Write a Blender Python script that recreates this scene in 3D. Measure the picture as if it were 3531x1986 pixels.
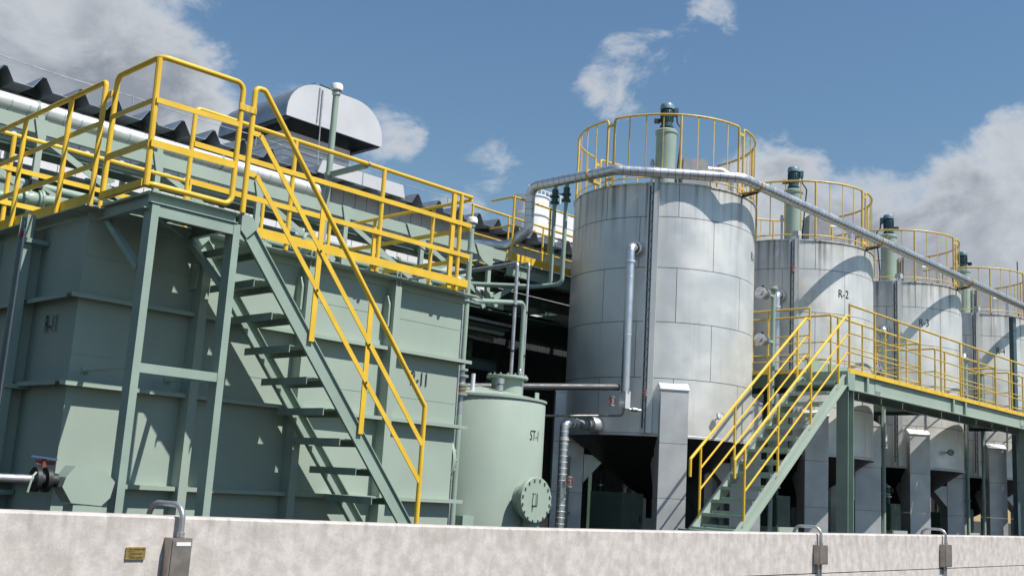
import bpy, bmesh, math, random
from mathutils import Vector as V, Matrix
random.seed(7)
R_ = math.radians
for o in list(bpy.data.objects): bpy.data.objects.remove(o)
scene = bpy.context.scene
COL = scene.collection

# ---------------------------------------------------------------- camera (eye at the origin, X along the tank row, Y into the plant)
YAW, PITCH, ROLL, FOC = R_(44.18), R_(10.5), R_(-3.47), 2.0975
fwd = V((math.cos(PITCH)*math.cos(YAW), math.cos(PITCH)*math.sin(YAW), math.sin(PITCH)))
rt0 = V((math.sin(YAW), -math.cos(YAW), 0)); dn0 = fwd.cross(rt0)
cR, sR = math.cos(ROLL), math.sin(ROLL)
RT = cR*rt0 + sR*dn0; DN = -sR*rt0 + cR*dn0
cam_d = bpy.data.cameras.new('camera'); cam = bpy.data.objects.new('camera', cam_d); COL.objects.link(cam)
cam_d.sensor_width = 36; cam_d.lens = FOC*18; cam_d.clip_end = 3000; cam_d.clip_start = 0.05
M = Matrix.Identity(4)
for i in range(3):
    M[i][0] = RT[i]; M[i][1] = -DN[i]; M[i][2] = -fwd[i]
cam.matrix_world = M
scene.camera = cam
def ray(x, y):                                   # photograph pixel (3531 x 1986) -> direction
    return RT*((x-1765.5)/1765.5/FOC) + DN*((y-993)/1765.5/FOC) + fwd
def atY(x, y, Y): d = ray(x, y); return d*(Y/d.y)
def atX(x, y, X): d = ray(x, y); return d*(X/d.x)
def atZ(x, y, Z): d = ray(x, y); return d*(Z/d.z)

# ---------------------------------------------------------------- light
SUN = V((0.25, -1.0, 1.5)).normalized()         # towards the sun
sl = bpy.data.lights.new('sun', 'SUN'); sl.energy = 5.0; sl.angle = R_(0.53); sl.color = (1.0, 0.955, 0.89)
so = bpy.data.objects.new('sun', sl); COL.objects.link(so); so.rotation_euler = SUN.to_track_quat('Z', 'Y').to_euler()
so.location = (0, -10, 30)
world = bpy.data.worlds.new('World'); scene.world = world; world.use_nodes = True
def make_world():
    nt = world.node_tree; N = nt.nodes; L = nt.links; N.clear()
    def nd(t, **k):
        n = N.new(t)
        for a, b in k.items(): setattr(n, a, b)
        return n
    def mth(op, a, b=None, clamp=False):
        n = nd('ShaderNodeMath', operation=op); n.use_clamp = clamp
        for i, q in enumerate((a, b)):
            if q is None: continue
            if isinstance(q, (int, float)): n.inputs[i].default_value = q
            else: L.new(q, n.inputs[i])
        return n.outputs[0]
    sky = nd('ShaderNodeTexSky', sky_type='NISHITA'); sky.sun_disc = False
    sky.sun_elevation = math.asin(SUN.z); sky.sun_rotation = math.atan2(SUN.x, SUN.y)
    sky.air_density = 1.8; sky.dust_density = 0.0; sky.ozone_density = 9.0; sky.altitude = 50
    tc = nd('ShaderNodeTexCoord'); dirv = tc.outputs['Generated']
    # cloud field: fractal noise on the direction, gathered round the cloud banks of the photograph
    def noise(sc, det, rough, off, dist=0.0):
        mp = nd('ShaderNodeMapping'); mp.inputs['Location'].default_value = off; mp.inputs['Scale'].default_value = (sc, sc, sc*1.5)
        L.new(dirv, mp.inputs['Vector'])
        n = nd('ShaderNodeTexNoise'); n.inputs['Scale'].default_value = 1.0; n.inputs['Detail'].default_value = det
        n.inputs['Roughness'].default_value = rough; n.inputs['Distortion'].default_value = dist
        L.new(mp.outputs[0], n.inputs['Vector']); return n.outputs[0]
    banks = [(60, 40, 900, .80), (420, 300, 560, .72), (1000, 520, 420, .34), (1640, 700, 300, .30), (1330, 520, 230, .34),
             (3480, 1000, 860, .86), (3000, 980, 600, .82), (2680, 760, 380, .66), (3560, 600, 420, .66),
             (2130, 290, 200, .42), (2200, 180, 200, .42), (2330, 170, 190, .42), (2450, 100, 190, .40)]
    tot = None
    for (x, y, r, a) in banks:
        c = ray(x, y).normalized(); e = ray(x+r, y).normalized(); cosr = c.dot(e)
        dp = nd('ShaderNodeVectorMath', operation='DOT_PRODUCT'); L.new(dirv, dp.inputs[0]); dp.inputs[1].default_value = c
        mr = nd('ShaderNodeMapRange'); mr.interpolation_type = 'SMOOTHSTEP'
        mr.inputs['From Min'].default_value = cosr; mr.inputs['From Max'].default_value = 1-(1-cosr)*.05
        mr.inputs['To Max'].default_value = a
        L.new(dp.outputs['Value'], mr.inputs['Value'])
        tot = mr.outputs[0] if tot is None else mth('MAXIMUM', tot, mr.outputs[0])
    n1 = noise(13.0, 10, .62, (3.1, 1.7, 0.4), .35); n2 = noise(4.2, 6, .55, (8.2, 4.1, 2.2), .2); n3 = noise(7.0, 8, .58, (1.2, 7.1, 5.2), .4)
    d = mth('ADD', mth('MULTIPLY', mth('SUBTRACT', n1, .5), 1.25), mth('MULTIPLY', mth('SUBTRACT', n2, .5), .55))
    d = mth('SUBTRACT', mth('ADD', d, tot), .27)
    den = nd('ShaderNodeMapRange'); den.interpolation_type = 'SMOOTHSTEP'
    den.inputs['From Min'].default_value = .0; den.inputs['From Max'].default_value = .30; den.inputs['To Max'].default_value = .97
    L.new(d, den.inputs['Value'])
    thick = nd('ShaderNodeMapRange'); thick.inputs['From Min'].default_value = .12; thick.inputs['From Max'].default_value = .55
    L.new(d, thick.inputs['Value'])
    shade = mth('MULTIPLY', thick.outputs[0], mth('MULTIPLY', mth('SUBTRACT', n3, .24), 2.9, True), True)
    cr = nd('ShaderNodeValToRGB'); L.new(shade, cr.inputs[0])
    cr.color_ramp.elements[0].position = 0.0; cr.color_ramp.elements[0].color = (.64, .67, .71, 1)
    cr.color_ramp.elements[1].position = 1.0; cr.color_ramp.elements[1].color = (.28, .31, .36, 1)
    b1 = nd('ShaderNodeBackground'); b1.inputs[1].default_value = .074; L.new(sky.outputs[0], b1.inputs[0])
    b2 = nd('ShaderNodeBackground'); b2.inputs[1].default_value = .8; L.new(cr.outputs[0], b2.inputs[0])
    mx = nd('ShaderNodeMixShader'); L.new(den.outputs[0], mx.inputs[0]); L.new(b1.outputs[0], mx.inputs[1]); L.new(b2.outputs[0], mx.inputs[2])
    ow = nd('ShaderNodeOutputWorld'); L.new(mx.outputs[0], ow.inputs[0])
make_world()
scene.view_settings.view_transform = 'Standard'; scene.view_settings.look = 'None'
scene.view_settings.gamma = 1; scene.view_settings.use_curve_mapping = False
scene.view_settings.exposure = 0.36

# ---------------------------------------------------------------- materials
def material(name, col, rough=.5, metal=0., var=.12, vscale=3., streak=0., streak_col=None, fine=.0, bump=.0, bscale=40., spec=.5, grime=None, coat=0., blotch=None):
    m = bpy.data.materials.new(name); m.use_nodes = True
    nt = m.node_tree; N = nt.nodes; L = nt.links
    b = N['Principled BSDF']; b.inputs['Metallic'].default_value = metal; b.inputs['Specular IOR Level'].default_value = spec
    if coat: b.inputs['Coat Weight'].default_value = coat; b.inputs['Coat Roughness'].default_value = .25
    geo = N.new('ShaderNodeNewGeometry')
    def noise(scale, det=5, stretch=(1, 1, 1), rgh=.55):
        mp = N.new('ShaderNodeMapping'); mp.inputs['Scale'].default_value = stretch
        L.new(geo.outputs['Position'], mp.inputs['Vector'])
        n = N.new('ShaderNodeTexNoise'); n.inputs['Scale'].default_value = scale; n.inputs['Detail'].default_value = det; n.inputs['Roughness'].default_value = rgh
        L.new(mp.outputs[0], n.inputs['Vector']); return n.outputs[0]
    def ramp(src, p0, c0, p1, c1):
        r = N.new('ShaderNodeMapRange'); r.inputs['From Min'].default_value = p0; r.inputs['From Max'].default_value = p1
        r.inputs['To Min'].default_value = c0; r.inputs['To Max'].default_value = c1; r.interpolation_type = 'SMOOTHSTEP'
        L.new(src, r.inputs['Value']); return r.outputs[0]
    def mix(fac, a, bcol, mode='MIX'):
        x = N.new('ShaderNodeMix'); x.data_type = 'RGBA'; x.blend_type = mode
        if isinstance(fac, float): x.inputs[0].default_value = fac
        else: L.new(fac, x.inputs[0])
        for i, q in ((6, a), (7, bcol)):
            if isinstance(q, tuple): x.inputs[i].default_value = (*q, 1)
            else: L.new(q, x.inputs[i])
        return x.outputs[2]
    c = tuple(col)
    lo = tuple(x*(1-var) for x in c); hi = tuple(min(1, x*(1+var)) for x in c)
    out = mix(ramp(noise(vscale), .3, 0, .7, 1), lo, hi)
    if streak:
        sc = streak_col or tuple(x*.45 for x in c)
        s = noise(1.0, 6, (7, 7, .45), .6)
        out = mix(ramp(s, .52, 0, .78, streak), out, sc)
    if grime:                                     # (z_low, z_high, colour, amount): dark wash-down runs hanging from an upper edge
        sep = N.new('ShaderNodeSeparateXYZ'); L.new(geo.outputs['Position'], sep.inputs[0])
        g = ramp(sep.outputs['Z'], grime[0], 0, grime[1], 1)
        s2 = ramp(noise(1.0, 5, (11, 11, .25), .6), .45, 0, .72, grime[3])
        mm = N.new('ShaderNodeMath'); mm.operation = 'MULTIPLY'; L.new(g, mm.inputs[0]); L.new(s2, mm.inputs[1])
        out = mix(mm.outputs[0], out, grime[2])
    if blotch:
        out = mix(ramp(noise(blotch[0], 6, (1, 1, .7), .62), blotch[1], 0, blotch[1]+.16, blotch[2]), out, blotch[3])
    if fine: out = mix(ramp(noise(60, 3), .35, 0, .75, fine), out, tuple(x*.5 for x in c))
    L.new(out, b.inputs['Base Color'])
    L.new(ramp(noise(vscale*2.3), .25, max(.05, rough-.1), .75, min(1, rough+.12)), b.inputs['Roughness'])
    if bump:
        bp = N.new('ShaderNodeBump'); bp.inputs['Strength'].default_value = bump; bp.inputs['Distance'].default_value = .02
        L.new(noise(bscale, 6), bp.inputs['Height']); L.new(bp.outputs[0], b.inputs['Normal'])
    return m
MT = {}
MT['green'] = material('green_paint', (.305, .370, .316), .45, 0, .05, 1.3, .2, (.25, .30, .25), bump=.05, bscale=6, spec=.3)
MT['green2'] = material('green_steel', (.262, .338, .288), .45, 0, .08, 2.5, .15, (.22, .28, .235), spec=.35)
MT['dkgreen'] = material('dark_green_and_shade', (.050, .085, .066), .5, 0, .12, 3)  # dark green of pumps and cabinets; also carries shade on rear columns
MT['yellow'] = material('yellow_paint', (.70, .45, .04), .4, 0, .08, 4, .25, (.52, .32, .045), spec=.4)
MT['yellow2'] = material('faded_yellow_paint', (.60, .405, .085), .5, 0, .14, 5, .4, (.33, .22, .07))
MT['clad'] = material('aluminium_cladding', (.70, .70, .68), .5, .58, .07, 1.1, .22, (.33, .31, .285), grime=(3.6, 4.95, (.14, .13, .115), .8), bump=.06, bscale=3, blotch=(.9, .60, .55, (.42, .36, .25)))
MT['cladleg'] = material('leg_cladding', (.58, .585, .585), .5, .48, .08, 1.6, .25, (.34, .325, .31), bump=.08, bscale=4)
MT['stain'] = material('rust_stain', (.40, .33, .22), .6, .1, .2, 6)
MT['shiny'] = material('shiny_insulation_jacket', (.66, .67, .69), .36, .9, .03, 2)
MT['seam'] = material('jacket_seam', (.20, .20, .205), .6, .5, .05, 2)
MT['shiny2'] = material('bright_jacket', (.78, .79, .80), .38, .45, .04, 4)
MT['steel'] = material('galvanised_steel', (.46, .47, .48), .42, .75, .15, 8)
MT['darkpipe'] = material('dark_grey_pipe', (.085, .088, .09), .5, .2, .15, 3)
MT['stainless'] = material('weathered_stainless', (.34, .30, .27), .38, .7, .12, 9)
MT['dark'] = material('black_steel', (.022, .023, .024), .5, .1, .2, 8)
MT['motor'] = material('motor_teal_paint', (.040, .085, .100), .38, 0, .15, 9)
MT['fancover'] = material('motor_cover_blue', (.16, .25, .29), .4, 0, .1, 9)
MT['rustred'] = material('rusty_handwheel', (.20, .055, .035), .65, .1, .3, 25)
MT['red'] = material('red_plastic', (.45, .02, .04), .5)
MT['blue'] = material('blue_lever_paint', (.06, .10, .20), .5)
MT['white'] = material('white_paint', (.74, .74, .73), .5, 0, .06, 2, .15, (.58, .57, .55))
MT['wall'] = material('white_cladding', (.66, .65, .66), .5, 0, .05, 1.5, .2, (.50, .49, .49))
MT['shadewall'] = material('shade_dark_cladding', (.020, .024, .023), .6, 0, .2, 2, .3, (.028, .03, .028))  # near-black base stands in for shade on the lower wall
MT['roof'] = material('grey_roof_sheet', (.30, .33, .36), .42, .55, .15, 3)
MT['rooftrim'] = material('roof_edge_trim', (.055, .06, .062), .6, .1, .2, 4)
MT['greybox'] = material('grey_sheet', (.27, .28, .29), .5, .35, .1, 4, .3)
MT['ink'] = material('black_lettering', (.012, .014, .013), .6)
MT['brass'] = material('brass_plate', (.47, .33, .10), .38, .75, .12, 40)
MT['concrete'] = material('board_marked_concrete', (.54, .50, .468), .9, 0, .15, 9, .6, (.36, .315, .285), fine=.22, bump=.10, bscale=30, spec=.2, blotch=(4.5, .52, .38, (.40, .355, .32)), grime=(-.50, -.29, (.27, .235, .21), .6))
MT['ventwhite'] = material('ventilator_grey_white', (.50, .51, .53), .5, 0, .05, 2)
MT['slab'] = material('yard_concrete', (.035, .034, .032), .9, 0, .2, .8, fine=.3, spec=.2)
MT['ground'] = material('asphalt', (.052, .052, .054), .9, 0, .25, .7, fine=.5, bump=.3, bscale=80, spec=.2)
MT['glass'] = material('gauge_glass', (.18, .20, .21), .08, .2, .1, 6)
MT['dial'] = material('dial_face', (.78, .78, .76), .3)
MT['tread'] = material('stair_tread_green', (.22, .29, .235), .55, 0, .15, 5, .3, (.16, .2, .16))

# ---------------------------------------------------------------- mesh builder
class MB:
    def __init__(s): s.v = []; s.f = []; s.sm = []
    def add(s, vs, fs, smooth=False):
        o = len(s.v); s.v += [V(p) for p in vs]; s.f += [tuple(i+o for i in f) for f in fs]; s.sm += [smooth]*len(fs); return s
    def box(s, x0, x1, y0, y1, z0, z1):
        vs = [(x, y, z) for z in (z0, z1) for y in (y0, y1) for x in (x0, x1)]
        return s.add(vs, [(0, 2, 3, 1), (4, 5, 7, 6), (0, 1, 5, 4), (2, 6, 7, 3), (0, 4, 6, 2), (1, 3, 7, 5)])
    def bar(s, p, q, w, h, up=(0, 0, 1), off=(0, 0)):        # rectangular bar p->q, w sideways, h along up
        p, q, up = V(p), V(q), V(up); d = (q-p).normalized()
        if abs(d.dot(up)) > .995: up = V((0, 1, 0)) if abs(d.y) < .9 else V((1, 0, 0))
        sd = d.cross(up).normalized(); u = sd.cross(d).normalized()
        vs = []
        for c in (p, q):
            for a, b in ((-1, -1), (1, -1), (1, 1), (-1, 1)): vs.append(c + sd*(a*w/2+off[0]) + u*(b*h/2+off[1]))
        return s.add(vs, [(3, 2, 1, 0), (4, 5, 6, 7), (0, 1, 5, 4), (1, 2, 6, 5), (2, 3, 7, 6), (3, 0, 4, 7)])
    def beam(s, p, q, h, w, tf=.012, tw=.01, up=(0, 0, 1)):  # I section
        s.bar(p, q, w, tf, up, (0, h/2-tf/2)); s.bar(p, q, w, tf, up, (0, -h/2+tf/2)); s.bar(p, q, tw, h-2*tf, up); return s
    def channel(s, p, q, h, w, t=.01, up=(0, 0, 1), side=1): # C section, web at -w/2*side
        s.bar(p, q, w, t, up, (0, h/2-t/2)); s.bar(p, q, w, t, up, (0, -h/2+t/2)); s.bar(p, q, t, h-2*t, up, (-side*(w/2-t/2), 0)); return s
    def tube(s, pts, r, n=10, closed=False, cap=True):
        P = [V(p) for p in pts]; m = len(P)
        dirs = [(P[(i+1) % m]-P[i]).normalized() for i in range(m if closed else m-1)]
        d0 = dirs[0]; a = V((0, 0, 1)) if abs(d0.z) < .9 else V((1, 0, 0))
        u = d0.cross(a).normalized(); w = d0.cross(u).normalized()
        if closed:
            nb = (dirs[-1]+dirs[0]).normalized()
        ring = [P[0]+u*(r*math.cos(2*math.pi*k/n))+w*(r*math.sin(2*math.pi*k/n)) for k in range(n)]
        if closed:
            ring = [q - d0*((q-P[0]).dot(nb)/d0.dot(nb)) for q in ring]
        rings = [ring]
        for i in range(1, m):
            d = dirs[i-1]
            if i < m-1 or closed:
                nb = (d+dirs[i % len(dirs)])
                nb = nb.normalized() if nb.length > 1e-4 else d
            else: nb = d
            rings.append([q + d*((P[i]-q).dot(nb)/d.dot(nb)) for q in rings[-1]])
        vs = [q for rg in rings for q in rg]; fs = []
        for i in range(m if closed else m-1):
            j = (i+1) % m
            for k in range(n):
                fs.append((i*n+k, i*n+(k+1) % n, j*n+(k+1) % n, j*n+k))
        s.add(vs, fs, True)
        if cap and not closed:
            o = len(s.v)-len(vs)
            s.f += [tuple(o+k for k in reversed(range(n))), tuple(o+(m-1)*n+k for k in range(n))]; s.sm += [False, False]
        return s
    def cyl(s, p, q, r, n=20): return s.tube([p, q], r, n)
    def lathe(s, prof, c=(0, 0, 0), axis=(0, 0, 1), n=32, a0=0., a1=2*math.pi, smooth=True):   # prof [(r, h)] along axis
        ax = V(axis).normalized(); a = V((1, 0, 0)) if abs(ax.x) < .9 else V((0, 1, 0))
        if abs(ax.z) > .99: u, w = V((1, 0, 0)), V((0, 1, 0))
        else: u = ax.cross(a).normalized(); w = ax.cross(u).normalized()
        full = abs(a1-a0-2*math.pi) < 1e-6; m = n if full else n+1; vs = []; fs = []
        for (r, h) in prof:
            for k in range(m):
                t = a0+(a1-a0)*k/n
                vs.append(V(c)+ax*h+u*(r*math.cos(t))+w*(r*math.sin(t)))
        for i in range(len(prof)-1):
            for k in range(n):
                k2 = (k+1) % m
                fs.append((i*m+k, i*m+k2, (i+1)*m+k2, (i+1)*m+k))
        return s.add(vs, fs, smooth)
    def prism(s, poly, ext):                                  # planar polygon pushed along ext
        n = len(poly); P = [V(p) for p in poly]; e = V(ext)
        return s.add(P+[p+e for p in P], [tuple(range(n)), tuple(reversed(range(n, 2*n)))]+[(i, i+n, (i+1) % n+n, (i+1) % n) for i in range(n)])
    def build(s, name, mat, parent=None, fix=True):
        root = parent
        while root is not None and root.parent is not None: root = root.parent
        org = root['_org'] if root is not None and '_org' in root.keys() else (0, 0, 0)
        org = V(org)
        me = bpy.data.meshes.new(name); me.from_pydata([tuple(p-org) for p in s.v], [], s.f); me.update()
        for pl, f in zip(me.polygons, s.sm): pl.use_smooth = f
        if fix:
            bm = bmesh.new(); bm.from_mesh(me); bmesh.ops.recalc_face_normals(bm, faces=bm.faces); bm.to_mesh(me); bm.free()
        if any(s.sm):
            try: me.set_sharp_from_angle(angle=R_(35))
            except Exception: pass
        me.materials.append(MT[mat] if isinstance(mat, str) else mat)
        o = bpy.data.objects.new(name, me); COL.objects.link(o)
        if parent is not None: o.parent = parent
        return o
def tag(o, label, cat, group=None, kind=None):
    if label: o['label'] = label
    if cat: o['category'] = cat
    if group: o['group'] = group
    if kind: o['kind'] = kind
    return o
def thing(name, label, cat, loc, group=None):
    o = bpy.data.objects.new(name, None); COL.objects.link(o); o.location = loc; o['_org'] = tuple(loc); o.empty_display_size = .2
    return tag(o, label, cat, group)
def struct(o): o['kind'] = 'structure'; return o
def inst(o, parent=None, mat4=None):
    c = o.copy(); COL.objects.link(c)
    if parent is not None: c.parent = parent
    if mat4 is not None: c.matrix_basis = mat4
    return c
def copy_tree(o, parent=None):
    c = o.copy(); COL.objects.link(c); c.parent = parent
    for ch in list(o.children): copy_tree(ch, c)
    return c
def fillet(pts, r, n=6):
    P = [V(p) for p in pts]; out = [P[0]]
    for i in range(1, len(P)-1):
        a, b, c = P[i-1], P[i], P[i+1]; d1 = (a-b).normalized(); d2 = (c-b).normalized()
        ang = d1.angle(d2)
        if ang > math.pi-.02: out.append(b); continue
        t = min(r/math.tan(ang/2), (a-b).length*.49, (c-b).length*.49); rr = t*math.tan(ang/2)
        ctr = b+(d1+d2).normalized()*(rr/math.sin(ang/2))
        p1 = b+d1*t; p2 = b+d2*t; v1 = p1-ctr; v2 = p2-ctr; tot = v1.angle(v2); ax = v1.cross(v2).normalized()
        for k in range(n+1): out.append(ctr+Matrix.Rotation(tot*k/n, 3, ax) @ v1)
    out.append(P[-1]); return out
def rings_on(mb, pts, r, step, wid=.012, proud=.004, n=14, start=.0):
    P = [V(p) for p in pts]; s = start
    for a, b in zip(P[:-1], P[1:]):
        L = (b-a).length; d = (b-a)/L; t = s
        while t < L-wid:
            mb.lathe([(r, 0), (r+proud, wid*.2), (r+proud, wid*.8), (r, wid)], a+d*t, d, n); t += step
        s = max(0., t-L)
_tc = {}
def text_faces(txt):
    if txt in _tc: return _tc[txt]
    cu = bpy.data.curves.new('t', 'FONT'); cu.body = txt; cu.size = 1.0; cu.resolution_u = 3
    cu.align_x = 'CENTER'; cu.fill_mode = 'FRONT' if False else cu.fill_mode
    ob = bpy.data.objects.new('t', cu); COL.objects.link(ob); bpy.context.view_layer.update()
    me = bpy.data.meshes.new_from_object(ob.evaluated_get(bpy.context.evaluated_depsgraph_get()))
    vs = [(v.co.x, v.co.y) for v in me.vertices]; fs = [tuple(p.vertices) for p in me.polygons]
    bpy.data.objects.remove(ob); bpy.data.curves.remove(cu); bpy.data.meshes.remove(me)
    _tc[txt] = (vs, fs); return vs, fs
def text_flat(txt, h, c, u, v, wid=.8, mb=None):              # h = cap height
    vs, fs = text_faces(txt); mb = mb or MB(); k = h/.69; c, u, v = V(c), V(u), V(v)
    return mb.add([c+u*(x*k*wid)+v*((y-.345)*k) for x, y in vs], fs)
def text_cyl(txt, h, ctr, r, phi, z, wid=.8):                 # phi from -Y towards +X, degrees
    vs, fs = text_faces(txt); k = h/.69; P = []
    for x, y in vs:
        a = R_(phi)+x*k*wid/r
        P.append((ctr[0]+r*math.sin(a), ctr[1]-r*math.cos(a), z+(y-.345)*k))
    return MB().add(P, fs)
X_, Y_, Z_ = V((1, 0, 0)), V((0, 1, 0)), V((0, 0, 1))
YARD = -.75; STREET = -1.6
# ================================================================ setting
struct(MB().add([(-900, -900, STREET), (900, -900, STREET), (900, 6.0, STREET), (-900, 6.0, STREET)], [(0, 1, 2, 3)]).build('ground', 'ground'))
struct(MB().box(-60, 160, 6.12, 900, YARD-.3, YARD).build('yard_pavement', 'slab'))

# concrete bund wall
wl = thing('concrete_wall', 'long low weathered concrete wall running in front of the plant', 'wall', (9, 5.99, STREET))
ZT = [(-8, -.262), (0, -.265), (2.33, -.277), (3.93, -.292), (6.3, -.310), (8.2, -.308), (10.4, -.299), (17.6, -.269), (26, -.262), (45, -.262)]
mb = MB(); vs = []; fs = []
for i, (x, z) in enumerate(ZT):
    c = .012
    vs += [(x, 5.9, -.716+.0045*(x-11.3)), (x, 5.9, z-c), (x, 5.9+c, z), (x, 6.1-c, z), (x, 6.1, z-c), (x, 6.1, STREET)]
    if i:
        o = (i-1)*6
        for k in range(5): fs.append((o+k, o+k+1, o+6+k+1, o+6+k))
mb.add(vs, fs, False); mb.build('wall_face', 'concrete', wl)
mb = MB(); vs = []; fs = []
for i, (x, z) in enumerate(ZT):
    zz = -.728+.0045*(x-11.3)
    vs += [(x, 5.893, STREET), (x, 5.893, zz), (x, 5.95, zz+.004)]
    if i:
        o = (i-1)*3
        for k in range(2): fs.append((o+k, o+k+1, o+3+k+1, o+3+k))
mb.add(vs, fs); mb.build('wall_base', 'concrete', wl)
# brass plaque
pq = thing('brass_plaque', 'small brass notice plate screwed to the concrete wall', 'plaque', (3.11, 5.89, -.495))
MB().box(3.052, 3.170, 5.888, 5.897, -.530, -.462).build('plate', 'brass', pq)
mb = MB(); random.seed(3)
for r, (y, x0, x1, h) in enumerate([(-.474, 3.066, 3.155, .006), (-.486, 3.066, 3.105, .004), (-.498, 3.075, 3.150, .006), (-.509, 3.066, 3.10, .003), (-.520, 3.075, 3.150, .006)]):
    x = x0
    while x < x1:
        w = random.uniform(.003, .007); mb.box(x, x+w, 5.8868, 5.8885, y-h/2, y+h/2); x += w+random.uniform(.002, .004)
mb.build('engraved_text', 'ink', pq)['kind'] = 'stuff'
for x, z in ((3.057, -.466), (3.165, -.466), (3.057, -.526), (3.165, -.526)):
    MB().lathe([(.0001, .004), (.003, .003), (.0035, 0)], (x, 5.8885, z), (0, -1, 0), 8).build('screw', 'steel', pq)
# switch boxes with conduit hooking over the wall
def wall_box(x0, x1, z0, z1, label, tagplate, double):
    xm = (x0+x1)/2; w = x1-x0
    t = thing('conduit_box', label, 'electrical box', (xm, 5.89, z0), 'conduit boxes on the wall')
    b = MB().box(x0, x1, 5.825, 5.898, z0, z1).build('box', 'stainless', t)
    MB().box(x0+.012, x1-.004, 5.819, 5.8245, z0+.01, z1-.012).build('cover', 'stainless', t)
    if tagplate: MB().box(x0+.035, x1-.012, 5.8155, 5.8185, z1-.043, z1-.022).build('name_strip', 'white', t)
    for q in ((x0+.03, z0+.10), (x1-.02, z0+.10)):
        MB().lathe([(.0001, .004), (.004, .003), (.005, 0)], (q[0], 5.819, q[1]), (0, -1, 0), 8).build('screw', 'steel', t)
    pts = fillet([(xm+.01, 5.86, z1-.005), (xm+.01, 5.86, z1+.19), (xm-.045, 6.16, z1+.19), (xm-.045, 6.16, YARD)], .085, 8)
    r = .017
    MB().tube(pts, r, 12).build('conduit', 'steel', t)
    MB().lathe([(r, 0), (r+.006, .002), (r+.006, .03), (r, .032)], (xm+.01, 5.86, z1+.002), Z_, 12).build('gland', 'steel', t)
    if double: MB().box(x1+.002, x1+.055, 5.86, 5.868, z0+.07, z0+.14).build('brass_tag', 'brass', t)
    if double: MB().tube([(xm-.03, 5.86, z1-.01), (xm-.03, 5.86, z1+.09)], .006, 8).build('thin_conduit', 'steel', t)
    for dx in (-.03, .03) if double else (0,):
        MB().tube([(xm+dx, 5.87, z0+.01), (xm+dx, 5.87, STREET)], .014, 8).build('lower_conduit', 'steel', t)
wall_box(3.285, 3.425, -.78, -.405, 'tall brown steel conduit box beside the brass plaque', True, False)
wall_box(11.03, 11.22, -.62, -.415, 'short steel conduit box on the wall below the yellow stair', False, True)
wall_box(14.42, 14.64, -.68, -.395, 'steel conduit box on the wall beyond the yellow stair', False, True)

# ================================================================ building behind
bd = thing('factory_building', 'long pale factory building with folded sheet roof behind the pipes', 'building', (20, 14.5, YARD))
PX0, PIT = 4.79-30*.508, .508
prof = [(-.254, 0), (-.130, 0), (-.022, .178), (.022, .178), (.130, 0), (.254, 0)]
def roof_mesh():
    mb = MB(); t = .010; Yq = [14.0, 30.0]; n = len(prof)
    vs = []
    for y in Yq:
        dz = (y-14)*.03
        vs += [(x, y, 4.79+z+dz) for x, z in prof] + [(x, y, 4.79+z+dz-t) for x, z in prof]
    fs = []
    for k in range(n-1):
        fs.append((k, k+1, 2*n+k+1, 2*n+k)); fs.append((n+k, 3*n+k, 3*n+k+1, n+k+1)); fs.append((k, n+k, n+k+1, k+1))
    mb.add(vs, fs); return mb
r0 = roof_mesh().build('roof_panel', 'roof', bd)
r0.location = (PX0, 0, 0)
for k in range(1, 86):
    c = inst(r0, bd); c.location = (PX0+PIT*k, 0, 0)
# closing pieces at the eaves (dark end caps seen from below)
e0m = MB().prism([(x*.93, 14.35, 4.79+z-.014) for x, z in prof[1:5]], (0, .01, 0)).build('eave_closer', 'rooftrim', bd)
e0m.location = (PX0, 0, 0)
for k in range(1, 86):
    c = inst(e0m, bd); c.location = (PX0+PIT*k, 0, 0)
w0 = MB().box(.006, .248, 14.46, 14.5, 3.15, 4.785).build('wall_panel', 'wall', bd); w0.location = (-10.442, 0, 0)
for k in range(1, 170):
    c = inst(w0, bd); c.location = (-10.442+.254*k, 0, 0)
d0 = MB().box(.004, .250, 14.46, 14.5, YARD, 3.13).build('lower_wall_panel', 'shadewall', bd); d0.location = (-10.442, 0, 0)  # shade behind the tanks and rack is put into this colour
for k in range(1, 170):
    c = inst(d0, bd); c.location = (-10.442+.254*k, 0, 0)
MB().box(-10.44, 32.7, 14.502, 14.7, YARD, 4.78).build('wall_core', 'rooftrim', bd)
MB().box(-10.44, 32.7, 14.7, 29.8, YARD, YARD+.02).build('floor_slab', 'slab', bd)
MB().box(32.55, 32.7, 14.71, 29.8, YARD+.03, 4.78).build('end_wall', 'wall', bd)
MB().box(-10.44, -10.3, 14.71, 29.8, YARD+.03, 4.78).build('end_wall', 'wall', bd)
MB().box(-10.29, 32.54, 29.6, 29.8, YARD+.03, 5.2).build('rear_wall', 'wall', bd)
# white flashing in front of the ventilator curb
MB().prism([(9.72, 13.985, 4.80), (11.57, 13.985, 4.80), (11.51, 13.985, 5.02), (9.80, 13.985, 5.02)], (0, -.03, 0)).build('flashing', 'ventwhite', bd)
MB().box(10.62, 10.635, 13.948, 13.954, 4.80, 5.02).build('flashing_joint', 'steel', bd)
# lightning wire
lw = thing('roof_wire', 'thin bright wire strung along the roof edge', 'wire', (10, 14.05, 4.97))
pts = []
for k in range(69):
    x = -9.692+.508*k; pts.append((x, 14.06, 5.10-.025*math.sin(math.pi*((k % 4)/4.0))))
MB().tube(pts, .006, 5).build('wire', 'steel', lw)
for k in range(0, 69, 4):
    MB().tube([(-9.692+.508*k, 14.06, 4.95), (-9.692+.508*k, 14.06, 5.10)], .008, 5).build('wire_post', 'steel', lw)
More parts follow.
